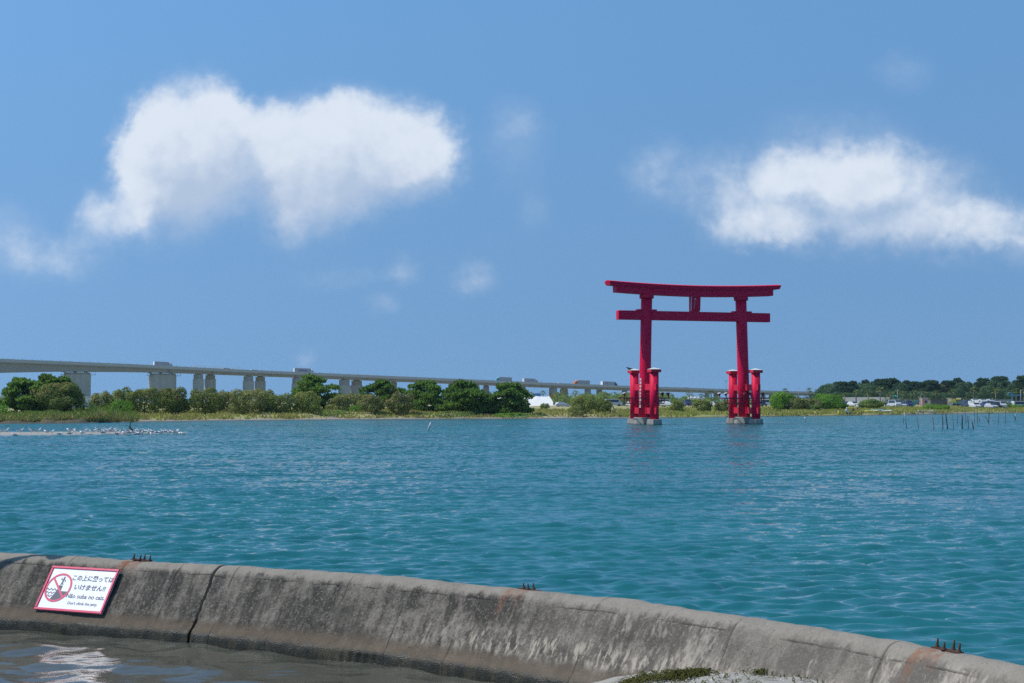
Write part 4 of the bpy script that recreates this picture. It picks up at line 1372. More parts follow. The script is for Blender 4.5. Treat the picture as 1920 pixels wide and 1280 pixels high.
def pine(label, px, s, halfw, top, pads=24, lean=0.0, mat='pine', low=.18, size=.62, group='pines on the far shore'):
    w, h = dims(px, s, halfw, top)
    o = place('pine_tree', label, 'pine tree', px, s, group, yaw=0.0)
    sd_ = int(px * 7 + s) + 5000
    V, Q, mi, tips = crown_pine(sd_, w, h, size, pads, lean, low)
    link_mesh('crown', np_mesh('crown', V, Q, mi), [M[mat]], o)
    mb, pts = trunk_mb(h * .93, .17 + .012 * h, None, lean, sd_)
    tr = mb.build('trunk', M['bark'], o)
    for c, pr in tips[::2]:
        t_ = max(.08, c[2] / h - .12)
        MB().tube([(lean * t_, 0, h * t_ * .93), tuple(c * np.array([.55, .55, 1]) + np.array([0, 0, -.12 * h * .3])), tuple(c)], [.08, .06, .03], 5).build('branch', M['bark'], tr)
    return o

GP, GB = 'pines on the far shore', 'oleander bushes along the far shore'
pine('dark pine at the far end of the shore behind the reeds', 45, 20, 42, 711, 26, low=.05)
pine('tallest dark pine rising over the reddish oleander clump', 88, 26, 30, 704, 18, low=.45)
pine('dark pine partly hidden behind the reddish oleander clump', 122, 25, 26, 709, 16, low=.3)
bush('large reddish brown oleander in front of the pines beside the reeds', 103, 18, 46, 712, 'oleander', .09, 5200, .36, 'oleander_bush', 'bush', GB)
bush('small bright shrub cut by the frame edge before the white building', -2, 17, 20, 752, 'bright', 0, 1500, .3, 'shrub', 'shrub')
bush('low green shrub between the big oleander clump and the hedge of bushes', 160, 22, 20, 748, 'mid', 0, 1500, .3, 'shrub', 'shrub')
for lab, px, s, hw, top, mt, fl in (
    ('brownish oleander bush beside the white building', 193, 24, 21, 732, 'olive', .05),
    ('tall oleander bush behind the bright low shrub', 228, 27, 24, 727, 'oleander', .05),
    ('broad oleander bush below the second big bridge pier', 270, 22, 30, 723, 'oleander', .07),
    ('broad oleander bush under the white box truck', 325, 22, 30, 723, 'oleander', .08),
    ('oleander bush below the first twin bridge columns', 383, 22, 33, 726, 'oleander', .06),
    ('olive oleander bush behind the yellowish one', 428, 28, 24, 731, 'olive', .04),
    ('yellowish oleander bush with a dark shaded foot', 467, 15, 35, 726, 'olive', .05),
    ('tall thin topped bush behind the yellowish oleander', 497, 27, 22, 728, 'olive', .04),
    ('round oleander bush at the edge of the small bank', 522, 13, 31, 735, 'oleander', .03),
    ('round oleander bush standing in front of the broad pine', 578, 12, 27, 730, 'oleander', .06),
    ('low spreading olive bush below the wide twin pier', 648, 24, 33, 736, 'olive', .05),
    ('stalked oleander bush above the sandy gap', 697, 10, 23, 737, 'olive', .07),
    ('rounded oleander bush between two pines at the water', 752, 10, 27, 734, 'olive', .07),
    ('spreading oleander bush right of the white slope', 1091, 14, 27, 738, 'oleander', .06),
    ('oleander bush joined to the spreading one by the torii', 1127, 18, 18, 743, 'oleander', .04),
    ('round flowering bush between the torii pillars, the left one', 1268, 24, 15, 748, 'oleander', .06),
    ('round flowering bush in the middle of the torii opening', 1318, 22, 17, 747, 'oleander', .05),
    ('thin pale bush close to the right torii pillar', 1352, 20, 13, 751, 'olive', .02)):
    bush(lab, px, s, hw, top, mt, fl, 2900, .34, 'oleander_bush', 'bush', GB)
for lab, px, s, hw, top, mt in (
    ('bright green low shrub at the left end of the bush row', 226, 16, 22, 745, 'bright'),
    ('bright low shrub at the foot of the olive bush', 668, 18, 14, 758, 'bright'),
    ('grey green weeds hanging over the sandy bank', 630, 8, 30, 767, 'mid'),
    ('low dark shrub under the biggest pine', 845, 4, 40, 768, 'mid'),
    ('low green shrub at the water under the last pine', 960, 3, 34, 772, 'bright'),
    ('dry twiggy shrub drooping to the water', 1083, 5, 13, 768, 'olive'),
    ('young green shrub before the white slope', 1021, 60, 8, 753, 'mid')):
    bush(lab, px, s, hw, top, mt, 0, 1500, .28, 'shrub', 'shrub')
pine('broad pine standing behind the bushes under the grey truck', 583, 30, 46, 709, 34, low=.08)
pine('dark pine behind the two stalked bushes', 716, 26, 36, 716, 26, low=.14)
pine('pine with raised branches left of the biggest pine', 797, 18, 37, 716, 32, low=.06)
pine('biggest pine spreading down to the waterline', 866, 12, 44, 719, 42, low=.03)
pine('small low pine filling the gap between two big pines', 916, 10, 24, 742, 20, low=.03)
pine('pine with open layered crown before the white slope', 955, 10, 38, 722, 36, .3, low=.04)
GR = 'green trees beside the paddlers'
for lab, px, s, hw, top, mt in (
    ('tall round green tree just right of the torii', 1463, 30, 23, 730, 'bright'),
    ('olive bush between the two bright green trees', 1492, 26, 24, 741, 'olive'),
    ('pale olive bush in front of the wide green tree', 1524, 25, 20, 745, 'olive'),
    ('wide bright green tree behind the wading children', 1554, 32, 33, 736, 'bright'),
    ('dark low bush in the shade of the wide green tree', 1526, 20, 11, 757, 'mid'),
    ('yucca like dark green bush near the paddle boards', 1632, 40, 25, 746, 'mid')):
    bush(lab, px, s, hw, top, mt, 0, 3200, .36, 'round_tree' if 'tree' in lab.split('in')[0] and 'bush' not in lab else 'bush', 'tree' if 'bush' not in lab else 'bush', GR, rnd=True)
for lab, px, s, hw, top, mt in (('flat topped small tree over the eroded bank behind the poles', 1748, 18, 17, 755, 'bright'),
                                ('second flat topped small tree over the eroded bank', 1772, 17, 10, 757, 'bright'),
                                ('dark round bush in the grass behind the tallest poles', 1885, 36, 13, 753, 'mid'),
                                ('lighter bush touching the dark round bush', 1901, 38, 10, 756, 'bright'),
                                ('green bush at the frame edge right of the dark bush', 1921, 36, 9, 757, 'bright'),
                                ('tiny bush in the grass right of the torii', 1459, 12, 6, 765, 'mid')):
    bush(lab, px, s, hw, top, mt, 0, 1700, .3, 'bush', 'bush', None, rnd=True)

# the far wood: pines behind the car park, one by one from six kinds
kinds = []
def far_tree(seed, kind):
    o = empty('far_pine', (0, 0, 0), 0, '', 'pine tree', 'pines of the far wood')
    if kind == 'pine':
        V, Q, mi, tips = crown_pine(seed, 8.0, 10.0, 1.0, 20, 0, .22)
        link_mesh('crown', np_mesh('crown', V, Q, mi), [M['pine_far']], o)
    else:
        V, Q, mi = crown_bush(seed, 8.4, 10.0, 2300, .62)
        link_mesh('crown', np_mesh('crown', V, Q, mi), [M[kind]], o)
    trunk_mb(9.0, .22, None, 0, seed)[0].build('trunk', M['bark'], o)
    return o
kinds = [far_tree(900 + i, k) for i, k in enumerate(('pine', 'pine_far', 'pine', 'pine_far', 'pine_rust', 'pine_far'))]
used = set()
wood_top = lambda px: np.interp(px, [1500, 1530, 1545, 1560, 1600, 1640, 1690, 1735, 1765, 1800, 1812, 1825, 1850, 1868, 1885, 1893, 1903, 1925, 1990],
                                [738, 733, 719, 714, 714, 711, 710, 714, 711, 707, 712, 716, 706, 703, 704, 714, 712, 709, 706])
def wood(px, Y, top, ki, label, wf=1.0):
    k = ki % len(kinds)
    src = kinds[k]
    o = src if k not in used else copy_tree(src)
    used.add(k)
    z0 = 2.0
    h = P(px, top, Y).z - z0
    o.location = ((px - 960) / F * Y, Y, z0)
    o.rotation_euler = (0, 0, random.uniform(0, 6.28))
    o.scale = (h / 10 * wf, h / 10 * wf, h / 10)
    o['label'] = label
rw_ = random.Random(5)
LM = [(1500, 'the end of the bridge'), (1554, 'the wide green tree'), (1605, 'the white car'), (1632, 'the yucca like bush'), (1664, 'the end of the paddle boards'),
      (1684, 'the green digger'), (1726, 'the lamp mast'), (1755, 'the flat topped trees'), (1785, 'the yellow shop sign'), (1825, 'the tallest palm'), (1860, 'the yellow flag'), (1885, 'the dark round bush'), (1907, 'the blue gantry'), (1945, 'the frame edge')]
seen_l = {}
def wl(kind, px):
    x, nm = min(LM, key=lambda q: abs(q[0] - px))
    d = px - x
    rel = 'well left of' if d < -11 else 'just left of' if d < -3.5 else 'right behind' if d < 3.5 else 'just right of' if d < 11 else 'well right of'
    t_ = kind + ' in the far wood ' + rel + ' ' + nm
    t_ = t_.replace('low bushy tree', 'low tree').replace('withering brownish tree', 'brownish tree')
    seen_l[t_] = seen_l.get(t_, 0) + 1
    return t_ if seen_l[t_] == 1 else t_.replace(' in the far wood', (' second', ' third', ' fourth', ' fifth', ' sixth')[min(4, seen_l[t_] - 2)] + ' one in the far wood', 1)
LW = 'dark pine in the far wood behind the car park'
i = 0
for px in np.arange(1512, 1990, 7.0):
    kk = rw_.choice([0, 1, 2, 3, 5]) if not (1655 < px < 1672 or 1752 < px < 1764) else 4
    wood(px + rw_.uniform(-2, 2), 690 + rw_.uniform(-18, 18), float(wood_top(px)) + rw_.uniform(-1.5, 5.5), kk,
         wl('dark pine' if kk != 4 else 'withering brownish tree', px), rw_.uniform(.85, 1.35))
for px in np.arange(1530, 1990, 14.0):
    wood(px + rw_.uniform(-4, 4), 640 + rw_.uniform(-15, 15), float(wood_top(px)) + rw_.uniform(13, 22), rw_.choice([1, 3, 5]), wl('low bushy tree', px), rw_.uniform(1.2, 1.7))
for px, tp in ((1908, 714), (1916, 706)):
    wood(px, 620, tp, 0, 'slim lone pine standing clear at the end of the wood' if px < 1910 else 'flat crowned lone pine at the frame edge', .8)
# green bank behind the torii: a thicket nobody could count
rsb = np.random.default_rng(77)
Cs, Ds = [], []
for k in range(260):
    px = rsb.uniform(1038, 1500); Y = rsb.uniform(520, 640)
    top = np.interp(px, [1038, 1080, 1130, 1200, 1260, 1300, 1360, 1440, 1500], [733, 735, 732, 733, 732, 739, 743, 745, 745]) + rsb.uniform(0, 15)
    zc = P(px, top, Y).z; x = (px - 960) / F * Y
    r = rsb.uniform(1.6, 3.2)
    c_, d_ = blob_points(rsb, [((x, Y, max(1.6, zc - r * .8)), (r * 1.3, r, r * .8))], 130)
    Cs.append(c_); Ds.append(d_)
V, Q = leaf_quads(np.concatenate(Cs), np.concatenate(Ds), .75, .65, rsb)
th = link_mesh('thicket', np_mesh('thicket', V, Q), M['mid'])
tag(th, 'green thicket covering the bank behind the torii gate', None, None, 'stuff')

# palms: one built, the rest copied
def make_palm(h, seed, nf=26, r=1.5):
    rs = np.random.default_rng(seed)
    o = empty('palm_tree', (0, 0, 0), 0, '', 'palm tree', 'palms along the coast road')
    MB().tube([(0, 0, -.3), (.06, 0, h * .5), (0, 0, h)], [.24, .19, .16], 8).build('trunk', M['palm_bark'], o)
    V, Q = [], []
    for i in range(nf):
        a = rs.uniform(0, 6.283); e = rs.uniform(-.7, 1.3)
        d = np.array([math.cos(a) * math.cos(e), math.sin(a) * math.cos(e), math.sin(e)])
        s1 = np.cross(d, [0, 0, 1.0]); s1 /= np.linalg.norm(s1) + 1e-6
        c0 = np.array([0, 0, h]); c1 = c0 + d * r * .55; 
        for j in np.linspace(-1, 1, 7):
            dd = d + s1 * j * .8; dd /= np.linalg.norm(dd)
            tip = c1 + dd * r * .65 + np.array([0, 0, -.22 * abs(j) * r - .15])
            w_ = np.cross(dd, [.2, .1, 1.0]); w_ /= np.linalg.norm(w_); w_ *= .085
            k = len(V); V += [c0 + d * r * .18, c1 - w_, tip, c1 + w_]; Q.append([k, k + 1, k + 2, k + 3])
    link_mesh('frond_crown', np_mesh('frond_crown', V, Q), M['palm'], o)
    return o
palm0 = make_palm(6.0, 3)
first = True
for px, Y, top, base, lab in (
    (917, 520, 733, 0, 'palm showing between the biggest pine and the last pine'), (996, 500, 734, 0, 'dark palm in front of the left part of the white slope'),
    (1018, 500, 732, 0, 'palm standing in the middle of the white slope'), (1045, 490, 734, 0, 'palm at the right edge of the white slope'),
    (1059, 500, 729, 0, 'tall palm in the thicket left of the torii'), (1079, 520, 731, 0, 'bushy palm above the spreading oleander'),
    (1135, 505, 735, 0, 'palm deep in the thicket left of the torii pillar'), (1292, 480, 733, 0, 'palm with long trunk seen through the torii'),
    (1333, 480, 731, 0, 'palm seen through the torii close to its right side'), (1315, 520, 737, 0, 'short palm top between two torii palms'),
    (1472, 520, 727, 0, 'dark palm head above the round green tree'), (1494, 500, 739, 0, 'pale palm between bridge end and olive bush'),
    (1517, 505, 726, 0, 'palm standing clear of the wood by the bridge end'), (1583, 480, 735, 0, 'small palm above the wide green tree'),
    (1605, 470, 731, 0, 'palm with slim trunk behind the white car'), (1627, 480, 732, 0, 'palm above the yucca like bush'),
    (1650, 490, 725, 0, 'taller palm left of the green digger'), (1669, 470, 735, 0, 'palm touching the bucket of the green digger'),
    (1692, 480, 733, 0, 'palm right of the green digger'), (1713, 500, 731, 0, 'palm beside the lamp mast'),
    (1733, 480, 733, 0, 'palm between the lamp mast and the pink hut'), (1754, 480, 732, 0, 'palm above the low dark hut'),
    (1785, 470, 730, 0, 'palm in front of the yellow shop sign'), (1825, 470, 725, 0, 'tallest pale palm over the parked campers'),
    (1866, 480, 728, 0, 'palm beside the yellow flag'), (1905, 480, 727, 0, 'palm behind the blue gantry'), (1919, 490, 729, 0, 'palm at the frame edge behind the gantry')):
    o = palm0 if first else copy_tree(palm0); first = False
    z0 = 1.7; h = P(px, top, Y).z - z0
    o.location = ((px - 960) / F * Y, Y, z0); k = h / 7.0
    o.scale = (1, 1, k); o.rotation_euler = (0, 0, px); o['label'] = lab
# short cycads and bushes before the sea wall
cy0 = make_palm(.9, 8, 24, 1.5)
cy0['group'] = 'short palms along the sea wall'; first = True
for px in (1661, 1673, 1685, 1697, 1709, 1721, 1743, 1767, 1811, 1848):
    o = cy0 if first else copy_tree(cy0); first = False
    Y = 455.0
    o.location = ((px - 960) / F * Y, Y, 1.9 + .25 * (px % 3)); o.rotation_euler = (0, 0, px)
    o['label'] = 'short bushy palm in the row along the grey sea wall'

# grass: reeds on the left bank, turf and dry tufts elsewhere
def blades(n, pxr, sr, h, w, mats, seed, dens=None, hmod=None):
    rs = np.random.default_rng(seed)
    px = rs.uniform(*pxr, n); s = sr[0] + (sr[1] - sr[0]) * rs.random(n) ** 1.3
    if dens is not None:
        k = rs.random(n) < dens(px, s); px, s = px[k], s[k]; n = len(px)
    Y = shore_Y(px) + s; X = (px - 960) / F * Y; Z = land_z(px, s) - .03
    hh = h * rs.uniform(.4, 1.3, n) * (hmod(px, s) if hmod else 1); a = rs.uniform(0, 6.283, n)
    ww = w * rs.uniform(.6, 1.4, n)
    lx, ly = rs.normal(0, .28, n) * hh, rs.normal(0, .28, n) * hh
    c, s_ = np.cos(a) * ww, np.sin(a) * ww
    V = np.stack([np.stack([X - c, Y - s_, Z], 1), np.stack([X + c, Y + s_, Z], 1), np.stack([X + lx + c * .2, Y + ly, Z + hh], 1), np.stack([X + lx - c * .4, Y + ly, Z + hh * .96], 1)], 1).reshape(-1, 3)
    mi = (rs.random(n) < mats[1] + mats[0] * np.exp(-s / 3.0)).astype(int)
    return V, np.arange(len(V)).reshape(-1, 4), mi
V, Q, mi = blades(42000, (-120, 262), (.8, 24), 1.0, .085, (.6, .2), 11, lambda p, s: np.interp(p, [150, 262], [1, .25]) * np.clip(.7 + fbm(p / 14.0, s / 4.0, 93, 3), .1, 1), lambda p, s: np.interp(p, [-100, 60, 150, 205, 262], [.35, .42, .6, .95, .5]) * (1 + .9 * fbm(p / 9.0, s / 3.0, 94, 3)))
g1 = link_mesh('reed_bank', np_mesh('reed_bank', V, Q, mi), [M['reed'], M['dry']]); tag(g1, 'tall green and straw coloured reeds on the bank', None, None, 'stuff')
V, Q, mi = blades(46000, (250, 1250), (3.5, 45), .42, .16, (0, .45), 12, lambda p, s: np.clip(.35 + fbm(p / 30.0, s / 6.0, 91, 3), .05, 1))
g2 = link_mesh('dune_grass', np_mesh('dune_grass', V, Q, mi), [M['grass'], M['dry']]); tag(g2, 'patchy dune grass on the sandy shore', None, None, 'stuff')
V, Q, mi = blades(52000, (1200, 2000), (.9, 75), .38, .16, (0, .22), 13, lambda p, s: np.clip(.6 + fbm(p / 30.0, s / 9.0, 92, 3), .1, 1))
g3 = link_mesh('meadow_grass', np_mesh('meadow_grass', V, Q, mi), [M['grass'], M['dry']]); tag(g3, 'short yellow green meadow grass on the flat shore', None, None, 'stuff')

# ------------------------------------------------------------------ buildings, walls, works on the far side
def slab(name, label, cat, px0, px1, Y0, Y1, y_top, mat, z0=1.5, thick=1.0, part='wall'):
    p0, p1 = P(px0, y_top, Y0), P(px1, y_top, Y1)
    o = empty(name, (p0.x, p0.y, z0), math.atan2(p1.y - p0.y, p1.x - p0.x), label, cat)
    L = math.hypot(p1.x - p0.x, p1.y - p0.y); h = (p0.z + p1.z) / 2 - z0
    MB().box((L / 2, thick / 2, h / 2), (L, thick, h)).build(part, mat, o)
    return o, L, h
wh, L, h = slab('white_building', 'long low white building behind the leftmost pines', 'building', -60, 205, 300, 330, 743.5, M['white'], 1.2, 14)
MB().box((L / 2, 7, h + .12), (L + .8, 14.8, .24)).build('roof', M['offwhite'], wh)
for k in range(11):
    MB().box((2.2 + k * L / 11.5, -.02, h * .45), (.12, .05, h * .8)).build('wall_seam', M['grey_wall'], wh)
# white sheeted slope with folds
sl = empty('sheeted_slope', P(1000, 760, 470), 0, 'white sheeted earth slope behind the last pine', 'embankment')
q0 = Vector(sl.location)
Yf, Yb = 470, 486
cor = [P(850, 766, Yf), P(1046, 766, Yf), P(1030, 741.5, Yb), P(835, 744, Yb)]
nu, nv = 60, 14; V = []
for j in range(nv):
    for i_ in range(nu):
        u_, v_ = i_ / (nu - 1), j / (nv - 1)
        p_ = (cor[0] * (1 - u_) + cor[1] * u_) * (1 - v_) + (cor[3] * (1 - u_) + cor[2] * u_) * v_
        V.append(p_ - q0 + Vector((0, 0, .25 * float(fbm(np.array(i_ * .35), np.array(j * .9), 95, 3)))))
link_mesh('sheet', np_mesh('sheet', V, grid_quads(nv, nu), smooth=True), M['tarp'], sl)
MB().obox((cor[3] + cor[2]) / 2 - q0 + Vector((0, 6, -2.4)), ((cor[2] - cor[3]) / 2), (0, 6, 0), (0, 0, 2.2)).build('earth_core', M['tarp'], sl)
MB().obox((cor[1] + cor[2]) / 2 - q0 + Vector((1.0, 4, -1.6)), (1.2, 0, 0), (0, 7, 0), (0, 0, 1.6)).build('earth_shoulder', M['bark'], sl)
bc = empty('blue_container', P(1006, 741, 492), 0, 'small dark blue container on top of the white slope', 'container')
bc.location.z = P(1006, 741.6, 492).z - .2
MB().box((0, 0, .55), (2.9, 1.2, 1.1)).build('body', M['blue'], bc); MB().box((.4, 0, 1.14), (1.4, 1.0, .1)).build('lid', M['navy'], bc)
og = empty('orange_machine', P(1033, 741, 492), 0, 'small orange machine on top of the white slope', 'machine')
og.location.z = P(1033, 741.6, 492).z - .3
MB().box((0, 0, .5), (1.4, 1.0, .8)).build('body', M['orange'], og); MB().box((-.2, 0, 1.1), (.6, .8, .5)).build('cab', M['glass'], og)
for px, w_ in ((1046, 1.5), (1055, 2.2)):
    o = empty('sand_bag', P(px, 756, 440), .3 * px, 'pale pink sacking heap below the right edge of the white slope' if px > 1050 else 'small pale heap touching the right end of the white slope', 'heap')
    o.location.z = 1.55
    mb = MB(); mb.ball((0, 0, .5), (w_ * .6, .7, .75), 0, 12, 7); mb.build('sack', M['offwhite'], o)
# coast road walls
for args in (('sea_wall', 'grey sea wall below the far wood behind the palms', 'wall', 1560, 1668, 560, 540, 743.5, M['grey_wall'], 1.5, 1.2),
             ('sea_wall', 'long grey sea wall behind the yellow shop', 'wall', 1660, 1900, 530, 545, 747.6, M['grey_wall'], 1.5, 1.2),
             ('road_wall', 'grey road wall seen left of the wide green tree', 'wall', 1400, 1580, 540, 520, 746.5, M['grey_wall'], 1.5, 1.0),
             ('low_wall', 'pale low wall in front of the palms near the boards', 'wall', 1585, 1672, 480, 475, 751.5, M['offwhite'], 1.5, .6),
             ('retaining_wall', 'dark retaining wall behind the bushes in the torii opening', 'wall', 1150, 1405, 480, 480, 754.0, M['dark_wall'], 1.4, .8)):
    slab(*args)
for px0, px1, yb in ((1290, 1316, 743.8),):
    hp = empty('rubble_heap', P(1304, 746, 520), 0, 'pale broken rubble heap in the thicket seen through the torii', 'heap')
    for k in range(7):
        MB().ball((-2.2 + k * .75, 0, .25 * (k % 2)), (.7, .6, .6), 0, 7, 5).build('rubble', M['offwhite'], hp)
# yellow shop
shop = empty('yellow_shop', (P(1797, 760, 440).x, 440, 1.6), 0, 'shop hut with a long yellow sign board and green awning', 'building')
kx = 440 / F
MB().box((0, 3, 1.25), (24 * kx, 5, 2.5)).build('wall', M['dark_wall'], shop)
MB().box((-.2, .2, P(1797, 754.5, 440).z - 1.6), (19 * kx, 1.4, .25)).build('awning', M['teal'], shop)
sb_ = MB().box((-1.05, .1, P(1790, 749.6, 440).z - 1.6), (23.5 * kx, .2, 6.6 * kx)).build('sign_board', M['yellow'], shop)
MB().box((-2.45, -.02, P(1782, 749, 440).z - 1.6), (.7, .05, .7)).build('sign_mark', M['white'], sb_)
MB().box((.2, -.02, P(1790, 750.4, 440).z - 1.6), (1.9, .05, .55)).build('sign_mark', M['dark_wall'], sb_)
MB().box((.3, .3, P(1790, 745.8, 440).z - 1.6), (1.3, .3, .35)).build('roof_box', M['white'], shop)
for x in (-1.8, -.6, .6, 1.8):
    MB().box((x, .35, 1.0), (.10, .10, 2.0)).build('post', M['white'], shop)
for x in (-1.2, 0, 1.2):
    MB().box((x, .47, 1.0), (.9, .06, 1.7)).build('window', M['glass'], shop)
hut = empty('pink_hut', (P(1735, 760, 430).x, 430, 1.6), 0, 'small pink hut with window left of the flat topped trees', 'building')
MB().box((0, 1.5, 1.15), (1.75, 2.6, 2.3)).build('wall', M['pink'], hut); MB().box((0, 1.5, 2.36), (1.95, 2.8, .12)).build('roof', M['offwhite'], hut); MB().box((.25, .17, 1.25), (.6, .06, .7)).build('window', M['glass'], hut)
dh = empty('brown_hut', (P(1763, 760, 445).x, 445, 1.6), 0, 'long low dark brown hut between pink hut and yellow shop', 'building')
MB().box((0, 1.5, .95), (6.0, 3, 1.9)).build('wall', M['dark_wall'], dh); MB().box((0, 1.5, 1.98), (6.3, 3.3, .14)).build('roof', M['bark'], dh)
tb = empty('green_skip', (P(1715, 762, 420).x, 420, 1.55), 0, 'small green machine with a raised teal hood left of the pink hut', 'machine')
MB().box((-.3, 0, .75), (.9, 1.2, 1.2)).build('body', M['green_metal'], tb); MB().obox((.7, 0, 1.55), (.75, 0, .12), (0, .5, 0), (0, 0, .16)).build('hood', M['green_metal'], tb)
MB().box((1.2, 0, .7), (.12, .12, 1.4)).build('prop', M['steel'], tb)
# digger
dg_ = empty('digger', (P(1684, 752, 560).x, 560, 2.0), 0, 'green digger with bent boom standing behind the sea wall', 'digger')
zz = lambda y: P(1684, y, 560).z - 2.0
xx = lambda px: (px - 1684) / F * 560
MB().tube([(xx(1688), 0, zz(748)), (xx(1684), 0, zz(743.2)), (xx(1677.5), 0, zz(740.6))], [.35, .42, .32], 6).build('boom', M['green_metal'], dg_)
MB().tube([(xx(1678.5), 0, zz(740.3)), (xx(1674.8), 0, zz(741)), (xx(1675.8), 0, zz(746.5))], [.22, .28, .2], 6).build('arm', M['green_metal'], dg_)
MB().box((xx(1677), 0, zz(747)), (.9, .8, .7)).build('bucket', M['green_metal'], dg_)
MB().box((xx(1689.5), 0, 1.4), (2.2, 1.8, 1.4)).build('body', M['green_metal'], dg_); MB().box((xx(1689.5), 0, .4), (2.8, 2.0, .7)).build('track', M['black'], dg_)
# blue gantry
gy = 430
gan = empty('blue_gantry', (P(1905, 760, gy).x, gy, 1.6), 0, 'light blue steel gantry at the right edge of the car park', 'gantry')
gx = lambda px: (px - 1905) / F * gy
gz = lambda y: P(1905, y, gy).z - 1.6
MB().box((gx(1903), 0, gz(739.5)), (26 * gy / F, .35, .28)).build('beam', M['light_blue'], gan)
MB().box((gx(1903), 0, gz(752)), (27 * gy / F, .35, .28)).build('beam', M['silver'], gan)
for px in (1898, 1914):
    MB().box((gx(px), 0, gz(739.5) / 2), (.28, .28, gz(739.5))).build('leg', M['light_blue'], gan)
for a_, b_ in (((1890.5, 735), (1898, 735)), ((1890.5, 735), (1890.5, 739.5)), ((1898, 735), (1898, 739.5))):
    MB().tube([(gx(a_[0]), 0, gz(a_[1])), (gx(b_[0]), 0, gz(b_[1]))], .07, 6).build('rail', M['light_blue'], gan)
# masts
for px, Y, top, lab, head in ((1682.5, 430, 730, 'thin grey mast standing before the green digger', False), (1726, 430, 736, 'lamp mast with a flat head right of the digger', True),
                              (1496.5, 500, 728, 'slim street lamp on the end of the bridge', False), (1913.5, 420, 730, 'grey mast at the blue gantry', False),
                              (1361, 480, 713, 'distant mast beside the right torii pillar', True)):
    o = empty('lamp_mast', ((px - 960) / F * Y, Y, 1.5), 0, lab, 'mast')
    h = P(px, top, Y).z - 1.5
    MB().tube([(0, 0, 0), (0, 0, h)], [.13, .08], 8).build('pole', M['steel'], o)
    MB().box((.15 if not head else 0, 0, h + .06), (.5 if not head else 1.2, .25, .12)).build('head', M['silver'], o)
fl = empty('yellow_flag', ((1859.5 - 960) / F * 430, 430, 1.6), 0, 'small yellow flag on a pole above the parked cars', 'flag')
h = P(1859.5, 744.5, 430).z - 1.6
MB().tube([(0, 0, 0), (0, 0, h)], .04, 6).build('pole', M['steel'], fl)
mb = MB(); mb.loft([[(.02, .0, h - .75), (.02, .02, h - .75), (.02, .02, h), (.02, .0, h)], [(.2, .05, h - .7), (.2, .07, h - .7), (.2, .07, h - .1), (.2, .05, h - .1)], [(.42, .0, h - .72), (.42, .02, h - .72), (.42, .02, h - .62), (.42, 0, h - .62)]]); mb.build('cloth', M['yellow'], fl)

# parked cars: one car and one van built for each paint, the rest copied
M['car_white'] = simple('car_white', (.56, .57, .58), .35, .05)
proto = {}
def park(px, Y, yaw, kind, paint, lab):
    paint = 'car_white' if paint == 'white' else paint
    key = (kind, paint)
    if key not in proto:
        if kind == 'camper':
            o = make_truck('', M[paint], M[paint], 5.0, 2.35, None, 'cars parked beyond the grass')
            o.name = 'camper_van'; o['category'] = 'camper van'
        else:
            o = make_car('', M[paint], 4.3 if kind == 'car' else 4.7, 1.72, 1.5 if kind == 'car' else 1.95, kind == 'van')
        proto[key] = o
    else:
        o = copy_tree(proto[key])
    s = Y - float(shore_Y(px))
    o.location = ((px - 960) / F * Y, Y, float(land_z(px, s)) + .03)
    o.rotation_euler = (0, 0, yaw); o['label'] = lab
    if kind == 'camper': o.scale = (.72, .72, .80)
for px, Y, yaw, kind, paint, lab in (
    (1055, 400, .2, 'car', 'silver', 'silver car below the pale sack heap'), (1150, 400, .1, 'van', 'silver', 'pale van beside the oleander left of the torii'),
    (1184, 400, -1.2, 'car', 'white', 'white car glimpsed between the left torii posts'), (1243.5, 390, .15, 'van', 'white', 'white van right of the left torii posts'),
    (1253, 385, -.5, 'car', 'white', 'white car half hidden by the round flowering bush'), (1288, 395, -1.5, 'van', 'navy', 'dark blue van seen through the torii'),
    (1340, 395, -1.2, 'car', 'silver', 'silver car behind the thin pale bush'), (1437, 430, .1, 'van', 'white', 'white van beyond the right torii post'),
    (1428, 400, -1.4, 'car', 'navy', 'dark blue car at the foot of the tall round tree'), (1599.5, 392, -1.3, 'car', 'white', 'white car behind the standing paddlers'),
    (1587, 400, -1.4, 'car', 'navy', 'dark car in the shade of the wide green tree'), (1659.5, 385, -1.5, 'car', 'white', 'white car right of the yucca like bush'),
    (1667, 396, -1.6, 'car', 'navy', 'dark car between two pale cars by the boards'), (1677, 380, -1.35, 'van', 'silver', 'large silver van nearest the meadow'),
    (1690, 385, -1.5, 'car', 'silver', 'silver car in the middle of the parked row'), (1701, 388, -1.5, 'van', 'navy', 'dark blue van in the parked row'),
    (1820, 392, -1.5, 'camper', 'white', 'white camper van left of the tall palm'), (1812, 398, -1.5, 'van', 'navy', 'dark van at the shop end of the parked row'),
    (1832, 385, -1.35, 'camper', 'white', 'white camper van behind the tallest palm'), (1840, 390, -.9, 'camper', 'white', 'white camper van at the right end of the campers'),
    (1828, 375, -1.5, 'car', 'white', 'white car parked before the campers'), (1846, 380, -1.5, 'car', 'navy', 'dark car right of the campers'),
    (1852, 382, -1.5, 'van', 'navy', 'dark blue van between campers and the pale car'), (1858, 376, -1.35, 'car', 'silver', 'pale car beside the yellow flag'),
    (1866, 384, -1.4, 'car', 'black', 'black car behind the tall red pole'), (1874, 386, -1.4, 'van', 'silver', 'grey van touching the dark round bush'),
    (1855, 420, .2, 'van', 'white', 'white van in the rear row under the flag'), (1890, 400, .3, 'car', 'teal', 'pale teal car behind the dark round bush'),
    (1912, 400, .2, 'van', 'white', 'white van under the blue gantry')):
    park(px, Y, yaw, kind, paint, lab)

